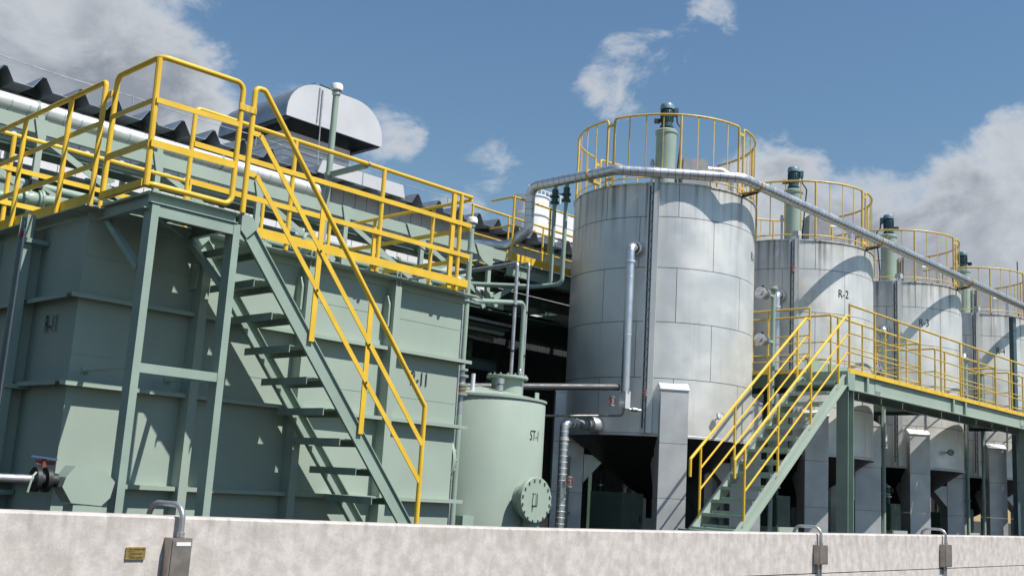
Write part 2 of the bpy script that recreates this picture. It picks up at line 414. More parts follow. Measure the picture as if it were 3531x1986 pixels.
# roof ventilator
vt = thing('roof_ventilator', 'white round-topped roof ventilator with an open underside', 'ventilator', (10.72, 16, 5.0))
HX0, HX1, HZ0, HZ1, HY0, HY1 = 9.68, 11.76, 5.96, 6.67, 15.0, 17.1
def hood(off):
    P = []; rx, rz = .66, HZ1-HZ0-.10
    P.append((HX0+off, HZ0)); 
    for k in range(9): a = math.pi-(math.pi/2)*k/8; P.append((HX0+rx+(rx-off)*math.cos(a), HZ0+.10+(rz-off)*math.sin(a)))
    for k in range(9): a = math.pi/2-(math.pi/2)*k/8; P.append((HX1-rx+(rx-off)*math.cos(a), HZ0+.10+(rz-off)*math.sin(a)))
    P.append((HX1-off, HZ0)); return P
H0 = hood(0); H1 = hood(.015); n = len(H0)
mb = MB(); vs = [(x, y, z) for y in (HY0, HY1) for x, z in H0] + [(x, y, z) for y in (HY0, HY1) for x, z in H1]
fs = []
for k in range(n-1): fs += [(k, k+1, n+k+1, n+k), (2*n+k, 3*n+k, 3*n+k+1, 2*n+k+1)]
mb.add(vs, fs, True); mb.build('hood_shell', 'roof', vt)
MB().prism([(x, HY0-.004, z) for x, z in H0], (0, -.03, 0)).build('end_plate', 'ventwhite', vt)
MB().prism([(x, HY1+.004, z) for x, z in H0], (0, .03, 0)).build('end_plate', 'ventwhite', vt)
MB().box(HX0+.02, HX0+.12, HY0+.02, HY1-.02, HZ0-.02, HZ0+.02).build('hood_lip', 'rooftrim', vt)
MB().box(HX1-.12, HX1-.02, HY0+.02, HY1-.02, HZ0-.02, HZ0+.02).build('hood_lip', 'rooftrim', vt)
MB().box(10.02, 11.42, 15.5, 16.7, 4.7, 6.30).build('curb', 'rooftrim', vt)
for k in range(8):
    z = 4.98+.115*k; MB().box(10.0, 11.44, 15.47, 16.72, z, z+.104).build('curb_board', 'wall', vt)
MB().tube([(10.40, 14.95, 5.1), (10.37, 14.94, 5.7), (10.36, 14.945, 6.60), (10.36, 15.1, 6.72), (10.36, 17.0, 6.72)], .012, 6).build('cable', 'steel', vt)
MB().tube([(10.30, 14.95, 6.0), (10.30, 14.945, 6.62), (10.30, 15.1, 6.76), (10.30, 17.0, 6.76)], .008, 6).build('cable', 'steel', vt)
MB().bar((10.36, 15.05, 6.73), (11.0, 15.05, 6.70), .015, .015).build('stay', 'dark', vt)
# white banded tower far behind
tw = thing('white_tower', 'white banded round tower with ribbed wall beyond the roof', 'tower', (26.6, 25, 5.1))
for k in range(7):
    z = 5.2+.66*k
    MB().lathe([(.0, z), (.62, z), (.62, z+.60), (.0, z+.60)], (26.0, 24.6, 0), Z_, 24).build('tower_band', 'white', tw)
    MB().lathe([(.66, z+.605), (.66, z+.655), (.5, z+.655), (.5, z+.605), (.66, z+.605)], (26.0, 24.6, 0), Z_, 24).build('tower_ring', 'white', tw)
for k in range(9):
    z = 5.2+.5*k
    MB().box(26.55, 29.6, 24.7, 24.9, z, z+.47).build('tower_wall_panel', 'wall', tw)
for x in (26.9, 27.6, 28.3):
    MB().box(x, x+.3, 24.66, 24.698, 8.35, 8.75).build('tower_vent', 'greybox', tw)
for k in range(10):
    MB().tube([(25.45+.2*k, 24.2, 9.8), (25.45+.2*k, 24.2, 10.05)], .02, 5).build('tower_rail_post', 'white', tw)
MB().tube([(25.4, 24.2, 10.05), (27.5, 24.2, 10.05)], .02, 5).build('tower_rail', 'white', tw)

# ================================================================ square green tank R-11
TX0, TX1, TY0, TY1 = 3.95, 8.45, 9.0, 11.35
tk = thing('square_tank', 'big green ribbed steel tank lettered R-11', 'tank', (6.2, 10.2, YARD))
ribs = [1.40, .655, -.175]; stf = [5.05, 6.22, 7.355]
xs = [TX0]+stf+[TX1]; zs = [YARD]+sorted(ribs)+[2.10]
for i in range(4):
    for j in range(4):
        MB().box(xs[i]+(.001 if i else 0), xs[i+1]-.001, TY0, TY0+.02, zs[j]+.001, zs[j+1]-.001).build('front_plate', 'green', tk)
ys = [TY0+.021, 10.25, TY1]
for i in range(2):
    for j in range(4):
        MB().box(TX0, TX0+.02, ys[i]+.001, ys[i+1]-.001, zs[j]+.001, zs[j+1]-.001).build('side_plate', 'green', tk)
        MB().box(TX1-.02, TX1, ys[i]+.001, ys[i+1]-.001, zs[j]+.001, zs[j+1]-.001).build('side_plate', 'green', tk)
MB().box(TX0, TX1, TY1+.001, TY1+.02, YARD, 2.10).build('back_plate', 'green', tk)
MB().box(TX0+.021, TX1-.021, TY0+.021, TY1, 2.08, 2.098).build('roof_plate', 'green', tk)
for z in ribs:                                     # angle-iron ribs, cut at every stiffener
    for i in range(4):
        a = xs[i]+(.045 if i else -.11); b = xs[i+1]-(.045 if i < 3 else -.11)
        m = MB().box(a, b, 8.892, 8.999, z-.004, z+.004); m.box(a, b, 8.890, 8.898, z-.034, z-.0045); m.build('rib', 'green', tk)
    for x0, x1, xe in ((TX0-.108, TX0-.001, TX0-.110), (TX1+.001, TX1+.108, TX1+.102)):
        m = MB().box(x0, x1, 9.0, TY1, z-.004, z+.004); m.box(xe, xe+.008, 9.0, TY1, z-.034, z-.0045); m.build('rib', 'green', tk)
for x in stf:                                      # vertical channel stiffeners
    m = MB(); m.box(x-.042, x+.042, 8.848, 8.858, YARD, 2.06); m.box(x-.042, x-.034, 8.8585, 8.998, YARD, 2.06); m.box(x+.034, x+.042, 8.8585, 8.998, YARD, 2.06)
    m.build('stiffener', 'green', tk)
    MB().prism([(x-.046, 8.90, 1.62), (x-.046, 8.998, 1.62), (x-.046, 8.998, 1.96), (x-.046, 8.94, 1.96), (x-.046, 8.90, 1.86)], (-.03, 0, 0)).build('cleat', 'green', tk)
for x in (6.22, 7.355):
    m = MB(); m.tube(fillet([(x-.02, 8.87, 2.06), (x-.02, 8.87, 2.23), (x+.03, 8.87, 2.23), (x+.03, 8.87, 2.06)], .024, 5), .008, 6); m.build('lifting_eye', 'green', tk)
for y in (9.95, 10.9):
    MB().box(TX0-.11, TX0-.001, y-.04, y+.04, YARD, 2.06).build('stiffener', 'green', tk)
m = MB(); m.box(TX0-.13, TX1+.10, 8.82, 9.14, 2.140, 2.150); m.box(TX0-.02, TX1+.02, 8.985, 8.998, 2.06, 2.1375)
m.build('rim', 'green', tk)
m = MB(); m.box(TX0-.13, TX0+.14, 9.141, TY1+.1, 2.138, 2.150); m.build('rim', 'green', tk)
m = MB(); m.box(TX1-.14, TX1+.10, 9.141, TY1+.1, 2.138, 2.150); m.build('rim', 'green', tk)
m = MB(); m.box(TX0+.141, TX1-.141, TY1-.14, TY1+.1, 2.138, 2.150); m.build('rim', 'green', tk)
for z in (.90, 1.75):                              # weld lines across the plates
    MB().box(TX0+.01, TX1-.01, 8.9975, 8.9995, z-.004, z+.004).build('weld_bead', 'green2', tk)
text_flat('R-11', .155, (7.87, 8.988, 1.125), X_, Z_, .62).build('lettering', 'ink', tk)
text_flat('R-11', .155, (TX0-.012, 9.46, 1.18), -Y_, Z_, .62).build('lettering', 'ink', tk)
# bolted manhole on the right-hand side
mh = MB().lathe([(.24, 0), (.24, .10)], (TX1, 9.40, .27), X_, 28).build('manhole_neck', 'green', tk)
MB().lathe([(.0, .155), (.31, .155), (.315, .15), (.315, .105), (.25, .10), (.24, .10)], (TX1, 9.40, .27), X_, 32).build('manhole_cover', 'green', mh)
for k in range(16):
    a = 2*math.pi*k/16
    MB().lathe([(.0, .19), (.016, .19), (.016, .09)], (TX1, 9.40+.28*math.cos(a), .27+.28*math.sin(a)), X_, 6, smooth=False).build('bolt', 'green2', mh)

# ---------------------------------------------------------------- rails on the square tank
def rail_post(par, x, y, z0, z1, r=.024, mat='yellow'):
    MB().tube([(x, y, z0), (x, y, z1)], r, 10).build('post', mat, par)
def flat(par, p, q, h=.05, t=.009, name='mid_rail', mat='yellow', up=(0, 0, 1)):
    MB().bar(p, q, t, h, up).build(name, mat, par)
def pipe(par, pts, r=.021, name='top_rail', mat='yellow', fr=.06, n=10):
    return MB().tube(fillet(pts, fr) if len(pts) > 2 else pts, r, n).build(name, mat, par)
g = thing('guardrail', 'yellow guardrail along the front edge of tank R-11', 'guardrail', (6.5, 8.8, 2.15), 'guardrails on the square tank')
pipe(g, [(4.72, 8.8, 2.16), (4.72, 8.8, 3.275), (8.30, 8.8, 3.275)], .022, fr=.05)
for x in (5.84, 6.985, 8.14): rail_post(g, x, 8.8, 2.15, 3.27)
flat(g, (4.73, 8.775, 2.93), (8.30, 8.775, 2.93)); flat(g, (4.73, 8.775, 2.57), (8.30, 8.775, 2.57)); flat(g, (4.73, 8.775, 2.25), (8.30, 8.775, 2.25), .085, .007, 'toe_board')
m = MB(); m.bar((8.025, 8.80, 2.16), (8.025, 8.80, 3.25), .055, .03, (0, 1, 0)); m.build('stanchion', 'yellow', g)
m = MB(); m.bar((6.93, 8.81, 2.15), (6.93, 8.81, 2.62), .04, .02, (0, 1, 0)); m.build('stanchion', 'yellow', g)
g = thing('guardrail', 'yellow guardrail across the end of tank R-11 facing the round tanks', 'guardrail', (8.3, 10, 2.15), 'guardrails on the square tank')
pipe(g, [(8.305, 8.805, 3.25), (8.305, 11.19, 3.25)], .020)
for y in (9.46, 10.57): rail_post(g, 8.305, y, 2.15, 3.24)
for z in (2.91, 2.55): flat(g, (8.33, 8.82, z), (8.33, 11.19, z))
flat(g, (8.33, 8.82, 2.24), (8.33, 11.19, 2.24), .085, .007, 'toe_board')
g = thing('guardrail', 'yellow guardrail along the back edge of tank R-11 under the pipe rack', 'guardrail', (6, 11.2, 2.15), 'guardrails on the square tank')
pipe(g, [(3.92, 11.22, 3.275), (8.27, 11.22, 3.275)], .022)
for x in (4.03, 5.02, 6.05, 7.06, 8.08): rail_post(g, x, 11.22, 2.15, 3.27)
for z in (2.91, 2.55): flat(g, (3.92, 11.19, z), (8.27, 11.19, z))
flat(g, (3.92, 11.19, 2.24), (8.27, 11.19, 2.24), .085, .007, 'toe_board')
g = thing('guardrail', 'yellow guardrail along the shaded side of tank R-11', 'guardrail', (3.87, 10, 2.15), 'guardrails on the square tank')
pipe(g, [(3.87, 8.84, 2.15), (3.87, 8.84, 3.265), (3.87, 11.18, 3.265)], .023, fr=.035)
for y in (9.52, 10.53): rail_post(g, 3.87, y, 2.15, 3.25, .023)
for z in (2.905, 2.53): flat(g, (3.895, 8.86, z), (3.895, 11.18, z))
flat(g, (3.895, 8.86, 2.23), (3.895, 11.18, 2.23), .10, .007, 'toe_board')

# ================================================================ access platform
pf = thing('access_platform', 'green steel access platform on tall legs in front of tank R-11', 'platform', (4.4, 8.4, YARD))
MB().box(3.975, 4.90, 8.02, 8.84, 2.165, 2.185).build('deck', 'green2', pf)
MB().channel((3.99, 8.02, 2.136), (4.80, 8.02, 2.136), .095, .06, .009, side=1).build('edge_beam', 'green2', pf)
MB().channel((3.985, 8.84, 2.105), (3.985, 8.046, 2.105), .12, .05, .009, side=1).build('edge_beam', 'green2', pf)
MB().channel((4.82, 8.046, 2.105), (4.82, 8.84, 2.105), .12, .05, .009, side=-1).build('edge_beam', 'green2', pf)
MB().channel((4.40, 8.046, 2.12), (4.40, 8.84, 2.12), .08, .04, .008).build('joist', 'green2', pf)
MB().channel((4.076, 8.03, 2.035), (4.769, 8.03, 2.035), .095, .05, .009, side=-1).build('head_beam', 'green2', pf)
for x in (4.04, 4.80):
    m = MB(); m.box(x-.03, x+.035, 8.0, 8.010, YARD, 2.083); m.box(x-.03, x+.035, 8.12, 8.13, YARD, 2.083); m.box(x-.03, x-.020, 8.0105, 8.1195, YARD, 2.083)
    m.build('leg', 'green2', pf)
    MB().box(x-.08, x+.08, 7.95, 8.18, YARD, YARD+.015).build('base_plate', 'green2', pf)
MB().channel((4.077, 8.03, .757), (4.768, 8.03, .757), .075, .05, .009, side=-1).build('tie_beam', 'green2', pf)
for x in (4.03, 4.79):
    m = MB(); m.bar((x, 8.135, .745), (x, 8.89, .745), .05, .006); m.build('tie_rod', 'green2', pf)
    MB().box(x-.03, x+.03, 8.86, 8.889, .715, .775).build('cleat', 'green2', pf)
    MB().bar((x-.005, 8.80, 2.045), (x-.005, 8.135, 1.56), .05, .05).build('knee_brace', 'green2', pf)
MB().bar((4.06, 8.16, 2.05), (4.74, 8.80, 2.05), .04, .006).build('plan_brace', 'green2', pf)
g = thing('guardrail', 'yellow looped guardrail at the corner of the access platform', 'guardrail', (4.3, 8.0, 2.19))
lp = fillet([(3.93, 8.76, 2.20), (3.93, 8.76, 3.315), (3.93, 8.0, 3.315), (4.715, 8.0, 3.33), (4.715, 8.0, 2.235), (3.94, 8.0, 2.235), (3.94, 8.70, 2.225)], .075, 7)
MB().tube(lp, .024, 12).build('hoop_rail', 'yellow', g)
MB().tube([(3.945, 8.02, 2.22), (3.925, 8.02, 3.30)], .026, 10).build('post', 'yellow', g)
for z, h in ((2.935, .045), (2.57, .062)):
    flat(g, (3.925, 7.985, z), (4.70, 7.985, z+.015), h); flat(g, (3.915, 8.01, z), (3.915, 8.74, z), h)
flat(g, (3.91, 8.03, 2.24), (3.91, 8.74, 2.235), .06, .007, 'toe_board')
def clip(par, c, d, L=.13):
    d = V(d); m = MB(); m.bar(V(c)-d*L/2, V(c)+d*L/2, .012, .055); m.build('clip', 'yellow', par)
    for t in (-.42, -.14, .14, .42):
        MB().box(*[q for i in range(3) for q in ((V(c)+d*L*t)[i]-(.008 if i != 2 else .020), (V(c)+d*L*t)[i]+(.008 if i != 2 else .020))]).build('clip_lug', 'yellow2', par)
clip(g, (3.885, 8.80, 3.13), (.15, .98, 0), .20)
clip(g, (4.765, 7.975, 3.11), (1, 0, 0), .17)

# ================================================================ green stair down from the platform
sg = thing('green_stair', 'steep green steel stair with open risers against tank R-11', 'stair', (5.95, 8.4, YARD))
SL = 1.2
for y, sd, cw in ((8.018, 1, .03), (8.80, 1, .05)):
    p0, p1 = V((4.93, y, 2.044)), V((4.93+2.79/SL, y, 2.044-2.79)); d = (p1-p0).normalized()
    m = MB(); m.channel(p0, p1, .142, cw, .009, up=(SL, 0, 1), side=sd); m.build('stringer', 'green2', sg)
    MB().prism([(4.835, y-.025, 2.19), (4.94, y-.025, 2.175), (5.00, y-.025, 2.085), (4.90, y-.025, 1.98), (4.835, y-.025, 2.04)], (0, .05, 0)).build('stringer_head', 'green2', sg)
for k in range(11):
    z = 1.905-.2602*k; x = 5.035-.055+.2155*k
    m = MB(); m.box(x-.145, x+.125, 8.048, 8.772, z, z+.008); m.box(x+.117, x+.125, 8.048, 8.772, z-.058, z-.0005); m.box(x-.145, x-.137, 8.048, 8.772, z-.058, z-.0005)
    m.build('tread', 'tread', sg)
sr = thing('stair_handrail', 'yellow handrail running down the steep green stair', 'handrail', (6, 8.0, YARD))
pipe(sr, [(4.835, 8.0, 2.19), (4.835, 8.0, 3.335), (4.935, 8.0, 3.335), (7.10, 8.0, .735), (7.10, 8.0, YARD)], .0245, 'top_rail', fr=.055, n=12)
for dz, ze in ((-.385, .36), (-.755, .0)):
    m = MB(); a = (4.845, 7.985, 3.30+dz); b = (4.925, 7.985, 3.30+dz); c = (7.09, 7.985, ze)
    m.bar(a, b, .010, .045); m.bar(b, c, .010, .045); m.build('mid_rail', 'yellow', sr)
for x in (5.675, 6.325):
    zt = 3.335-1.201*(x-4.935)-.02; zb = 2.06-SL*(x-4.93)+.02
    m = MB(); m.bar((x, 8.0, zb), (x, 8.0, zt), .012, .055, (1, 0, 0)); m.build('post', 'yellow', sr)
for x, z in ((5.675, 2.02), (5.675, 1.655), (6.325, 1.245), (6.325, .885)):
    MB().lathe([(.0, .008), (.010, .008), (.011, 0)], (x, 7.979, z), (0, -1, 0), 8).build('bolt', 'dark', sr)

# ================================================================ octagonal inlet box, its valve and pipe
OY = 7.86; k8 = OY/8.3
ob = thing('octagonal_inlet_box', 'green eight-sided inlet box at the foot of tank R-11', 'inlet box', (3.92*k8, OY+.15, YARD))
octp = [(x*k8, z*k8) for x, z in [(3.735, -.125), (3.80, -.035), (4.04, -.055), (4.135, -.145), (4.11, -.27), (4.045, -.335), (3.80, -.32), (3.715, -.20)]]
MB().prism([(x, OY, z) for x, z in octp], (0, .012, 0)).build('front_plate', 'green', ob)
cx_ = sum(x for x, z in octp)/8; cz_ = sum(z for x, z in octp)/8
MB().prism([(cx_+(x-cx_)*.985, OY+.013, cz_+(z-cz_)*.985) for x, z in octp], (0, .17, 0)).build('casing', 'green', ob)
MB().box(3.82*k8, 4.05*k8, OY+.005, OY+.17, -.40, -.335*k8).build('lower_ledge', 'green', ob)
MB().box(3.86*k8, 4.0*k8, OY+.02, OY+.16, YARD, -.401).build('pedestal', 'green2', ob)
VX, VY, VZ = 3.56*k8, OY+.10, -.155*k8
vl = thing('lever_valve', 'dark round valve with a blue lever beside the eight-sided box', 'valve', (VX, VY, VZ))
MB().lathe([(.0, 0), (.09, 0), (.09, .033), (.05, .04), (.05, .07), (.09, .078), (.09, .11), (.05, .112), (.05, .17)], (VX-.03, VY, VZ), X_, 24).build('body', 'dark', vl)
MB().tube([(VX+.03, VY, VZ+.09), (VX+.03, VY, VZ+.15)], .018, 8).build('stem', 'rustred', vl)
MB().bar((VX+.11, VY-.04, VZ+.15), (VX-.06, VY+.02, VZ+.165), .03, .014).build('lever', 'blue', vl)
MB().bar((VX+.11, VY-.01, VZ+.12), (VX-.02, VY+.02, VZ+.125), .02, .03).build('stop_plate', 'rustred', vl)
MB().tube(fillet([(VX-.04, VY-.06, VZ+.05), (VX-.08, VY-.10, VZ+.02), (VX-.10, VY-.10, VZ-.09)], .04), .008, 6).build('drain_tube', 'green', vl)
ip = thing('inlet_pipe', 'grey steel pipe leading to the round lever valve', 'pipe', (2.6, VY, VZ))
MB().tube([(.6, VY, VZ), (VX-.03, VY, VZ)], .031, 14).build('pipe', 'steel', ip)
MB().box(2.45, 2.52, VY-.04, VY+.04, YARD, VZ-.032).build('support', 'green2', ip)

# level gauge column on the shaded side
lg = thing('level_gauge', 'tall slim level gauge with glass tube on the shaded side of tank R-11', 'level gauge', (3.8, 9.9, YARD))
m = MB(); m.box(3.735, 3.80, 9.79, 9.80, YARD, 2.17); m.box(3.735, 3.80, 9.94, 9.95, YARD, 2.17); m.box(3.80, 3.808, 9.79, 9.95, YARD, 2.17); m.build('guard_channel', 'green2', lg)
MB().tube([(3.765, 9.90, YARD+.2), (3.765, 9.90, 2.12)], .016, 10).build('glass_tube', 'glass', lg)
MB().bar((3.75, 9.845, YARD+.2), (3.75, 9.845, 2.05), .035, .006, (1, 0, 0)).build('scale_strip', 'white', lg)
MB().box(3.735, 3.765, 9.885, 9.915, 1.98, 2.03).build('float_marker', 'red', lg)
for z in (1.93, .62, -.3): MB().box(3.735, 3.94, 9.75, 9.79, z-.02, z+.02).build('bracket', 'green2', lg)
# ================================================================ round green tank ST-1
SC = (9.87, 10.05); SR_ = .86
st = thing('round_green_tank', 'round green storage tank lettered ST-1 with a coned lid', 'tank', (SC[0], SC[1], YARD))
MB().lathe([(SR_, YARD+.05), (SR_, 1.10), (SR_-.012, 1.118)], (*SC, 0), Z_, 72).build('shell', 'green', st)
MB().lathe([(SR_+.018, 1.09), (SR_+.018, 1.119), (SR_-.02, 1.124), (.0, 1.285)], (*SC, 0), Z_, 72).build('lid', 'green', st)
MB().lathe([(SR_+.06, YARD), (SR_+.06, YARD+.05), (SR_-.02, YARD+.05)], (*SC, 0), Z_, 48).build('base_ring', 'green2', st)
nk = (10.12, 9.82)
MB().lathe([(.205, 1.12), (.205, 1.40)], (*nk, 0), Z_, 36).build('neck', 'green', st)
fl = MB().lathe([(.205, 1.395), (.272, 1.395), (.275, 1.40), (.275, 1.425), (.272, 1.43), (.0, 1.432)], (*nk, 0), Z_, 36).build('neck_flange', 'green', st)
for k in range(16):
    a = 2*math.pi*k/16; MB().lathe([(.0, 1.455), (.013, 1.455), (.013, 1.38)], (nk[0]+.245*math.cos(a), nk[1]+.245*math.sin(a), 0), Z_, 6, smooth=False).build('bolt', 'green2', fl)
MB().tube(fillet([(10.23, 9.70, 1.432), (10.23, 9.70, 1.53), (10.32, 9.76, 1.53), (10.32, 9.76, 1.432)], .012), .008, 6).build('handle', 'shiny2', st)
mc = (SC[0]+.04, SC[1]-SR_, -.13)
mn = MB().lathe([(.215, -.10), (.215, .13)], mc, (0, -1, 0), 32).build('manhole_neck', 'green', st)
MB().lathe([(.0, .195), (.27, .195), (.276, .19), (.276, .125), (.215, .12)], mc, (0, -1, 0), 36).build('manhole_cover', 'green', mn)
for k in range(16):
    a = 2*math.pi*(k+.5)/16; MB().lathe([(.0, .215), (.016, .215), (.016, .10)], (mc[0]+.247*math.cos(a), mc[1], mc[2]+.247*math.sin(a)), (0, -1, 0), 6, smooth=False).build('bolt', 'green2', mn)
hx, hy, hz = mc[0]-.06, mc[1]-.195, mc[2]
MB().tube(fillet([(hx, hy, hz-.07), (hx, hy-.05, hz-.07), (hx, hy-.05, hz+.07), (hx, hy, hz+.07)], .012), .008, 6).build('handle', 'green2', mn)
MB().tube(fillet([(hx-.02, hy, hz-.075), (hx-.02, hy-.003, hz-.075), (hx+.07, hy-.003, hz-.075), (hx+.07, hy-.003, hz+.075), (hx-.02, hy-.003, hz+.075)], .01), .005, 5).build('tag_frame', 'ink', mn)
text_cyl('ST-1', .125, SC, SR_+.004, 12.0, .66, .66).build('lettering', 'ink', st)
MB().tube([(9.40, 9.72, 1.14), (9.40, 9.72, 1.38)], .028, 10).build('vent_stub', 'shiny2', st)
MB().lathe([(.03, 1.2), (.05, 1.2), (.05, 1.27), (.03, 1.28), (.06, 1.30), (.06, 1.36), (.0, 1.36)], (9.78, 9.62, 0), Z_, 14).build('relief_valve', 'steel', st)
for a in (-1.1, .35): 
    p = (SC[0]+.8*math.sin(a), SC[1]-.8*math.cos(a)); MB().box(p[0]-.035, p[0]+.035, p[1]-.006, p[1]+.006, 1.12, 1.21).build('lifting_lug', 'green', st)
for ph in (-50, 5):
    a = R_(ph); p = (SC[0]+(SR_+.09)*math.sin(a), SC[1]-(SR_+.09)*math.cos(a)); MB().box(p[0]-.09, p[0]+.09, p[1]-.06, p[1]+.06, YARD, -.36).build('anchor_chair', 'green2', st)

# ================================================================ vent poles, small vertical pipes
def vent_pole(label, x, y, z0, z1, arm=None, r=.035):
    t = thing('vent_pole', label, 'vent pipe', (x, y, z0))
    MB().tube([(x, y, z0), (x, y, z1)], r, 14).build('pipe', 'green2', t)
    MB().lathe([(r*.8, z1-.02), (r*1.35, z1), (r*1.35, z1+.035), (r*.9, z1+.045)], (x, y, 0), Z_, 16).build('collar', 'steel', t)
    MB().lathe([(r*1.4, z1+.045), (r*1.95, z1+.055), (r*2.0, z1+.10), (r*1.7, z1+.125), (.0, z1+.135)], (x, y, 0), Z_, 18).build('cap', 'white', t)
    if arm:
        MB().bar(arm[0], arm[1], .05, .05).build('stay_arm', 'green2', t)
        MB().lathe([(r, -.02), (r+.014, -.018), (r+.014, .018), (r, .02)], (x, y, arm[1][2]), Z_, 14).build('clamp', 'green2', t)
        MB().lathe([(.022, -.012), (.032, -.011), (.032, .011), (.022, .012)], (arm[0][0], 8.8, 3.275), X_, 12).build('clamp', 'steel', t)
    return t
vent_pole('tall green vent pipe with white cap standing on tank R-11', 6.75, 9.48, 2.10, 4.19, ((6.76, 8.83, 3.265), (6.76, 9.44, 3.265)))
vp = vent_pole('green vent pipe with white cap between tank R-11 and tank ST-1', 8.99, 9.5, 1.36, 3.16)
MB().lathe([(.035, 1.36), (.075, 1.36), (.075, 1.385), (.04, 1.39)], (8.99, 9.5, 0), Z_, 16).build('flange', 'green2', vp)
for z in (2.28, 2.22): MB().bar((8.86, 9.46, z), (9.22, 9.46, z), .02, .014).build('clamp_bar', 'steel', vp)
MB().lathe([(.035, 2.83), (.047, 2.835), (.047, 2.86), (.035, 2.865)], (8.99, 9.5, 0), Z_, 14).build('pipe_joint', 'green2', vp)
t = thing('valve_assembly', 'stacked flanged valve at the foot of the vent pipe by tank ST-1', 'valve', (8.99, 9.5, .95))
MB().lathe([(.04, .85), (.04, 1.06), (.085, 1.06), (.085, 1.09), (.05, 1.10), (.05, 1.17), (.085, 1.175), (.085, 1.20), (.05, 1.21), (.05, 1.28), (.085, 1.285), (.085, 1.31), (.04, 1.315), (.04, 1.355)], (8.99, 9.5, 0), Z_, 18).build('body', 'steel', t)
MB().lathe([(.06, 1.12), (.075, 1.125), (.075, 1.15), (.06, 1.155)], (8.99, 9.5, 0), Z_, 18).build('gasket', 'brass', t)
MB().tube([(8.99, 9.5, YARD), (8.99, 9.5, .85)], .038, 12).build('lower_pipe', 'green2', t)
t = thing('sample_line', 'thin bright steel tube clipped beside the green vent pipe', 'pipe', (8.87, 9.43, 0))
MB().tube(fillet([(8.86, 9.42, YARD), (8.86, 9.42, 2.42), (8.80, 9.50, 2.5), (8.70, 9.62, 2.5)], .05), .014, 8).build('tube', 'steel', t)
t = thing('fill_pipe', 'pale green pipe bending down into the neck of tank ST-1', 'pipe', (10.3, 9.8, 1.43))
MB().tube(fillet([(9.04, 9.5, 2.24), (10.40, 9.86, 2.46), (10.40, 9.86, YARD)], .09, 8), .032, 12).build('pipe', 'green2', t)
MB().lathe([(.032, 1.433), (.055, 1.433), (.055, 1.455), (.032, 1.46)], (10.40, 9.86, 0), Z_, 14).build('flange', 'green2', t)
for lab, x, y, zt, r in (('thicker slim grey pipe rising from tank ST-1 into the pipe rack', 10.10, 9.74, 2.95, .024), ('thinner slim grey pipe rising behind the pale green fill pipe', 10.57, 9.97, 3.06, .017)):
    t = thing('riser_pipe', lab, 'pipe', (x, y, 1.2), 'slim risers above tank ST-1')
    MB().tube(fillet([(x, y, 1.433 if r > .02 else YARD), (x, y, zt), (x+.25, y+.6, zt+.06), (x+.3, 12.4, zt+.06)], .06), r, 10).build('pipe', 'steel', t)
    for z in (1.75, 2.35): MB().lathe([(r, z), (r+.008, z+.003), (r+.008, z+.025), (r, z+.028)], (x, y, 0), Z_, 10).build('coupling', 'dark', t)
    if r > .02: MB().bar((x-.10, y-.005, 1.80), (x+.08, y-.005, 1.80), .012, .01).build('bracket', 'dark', t)

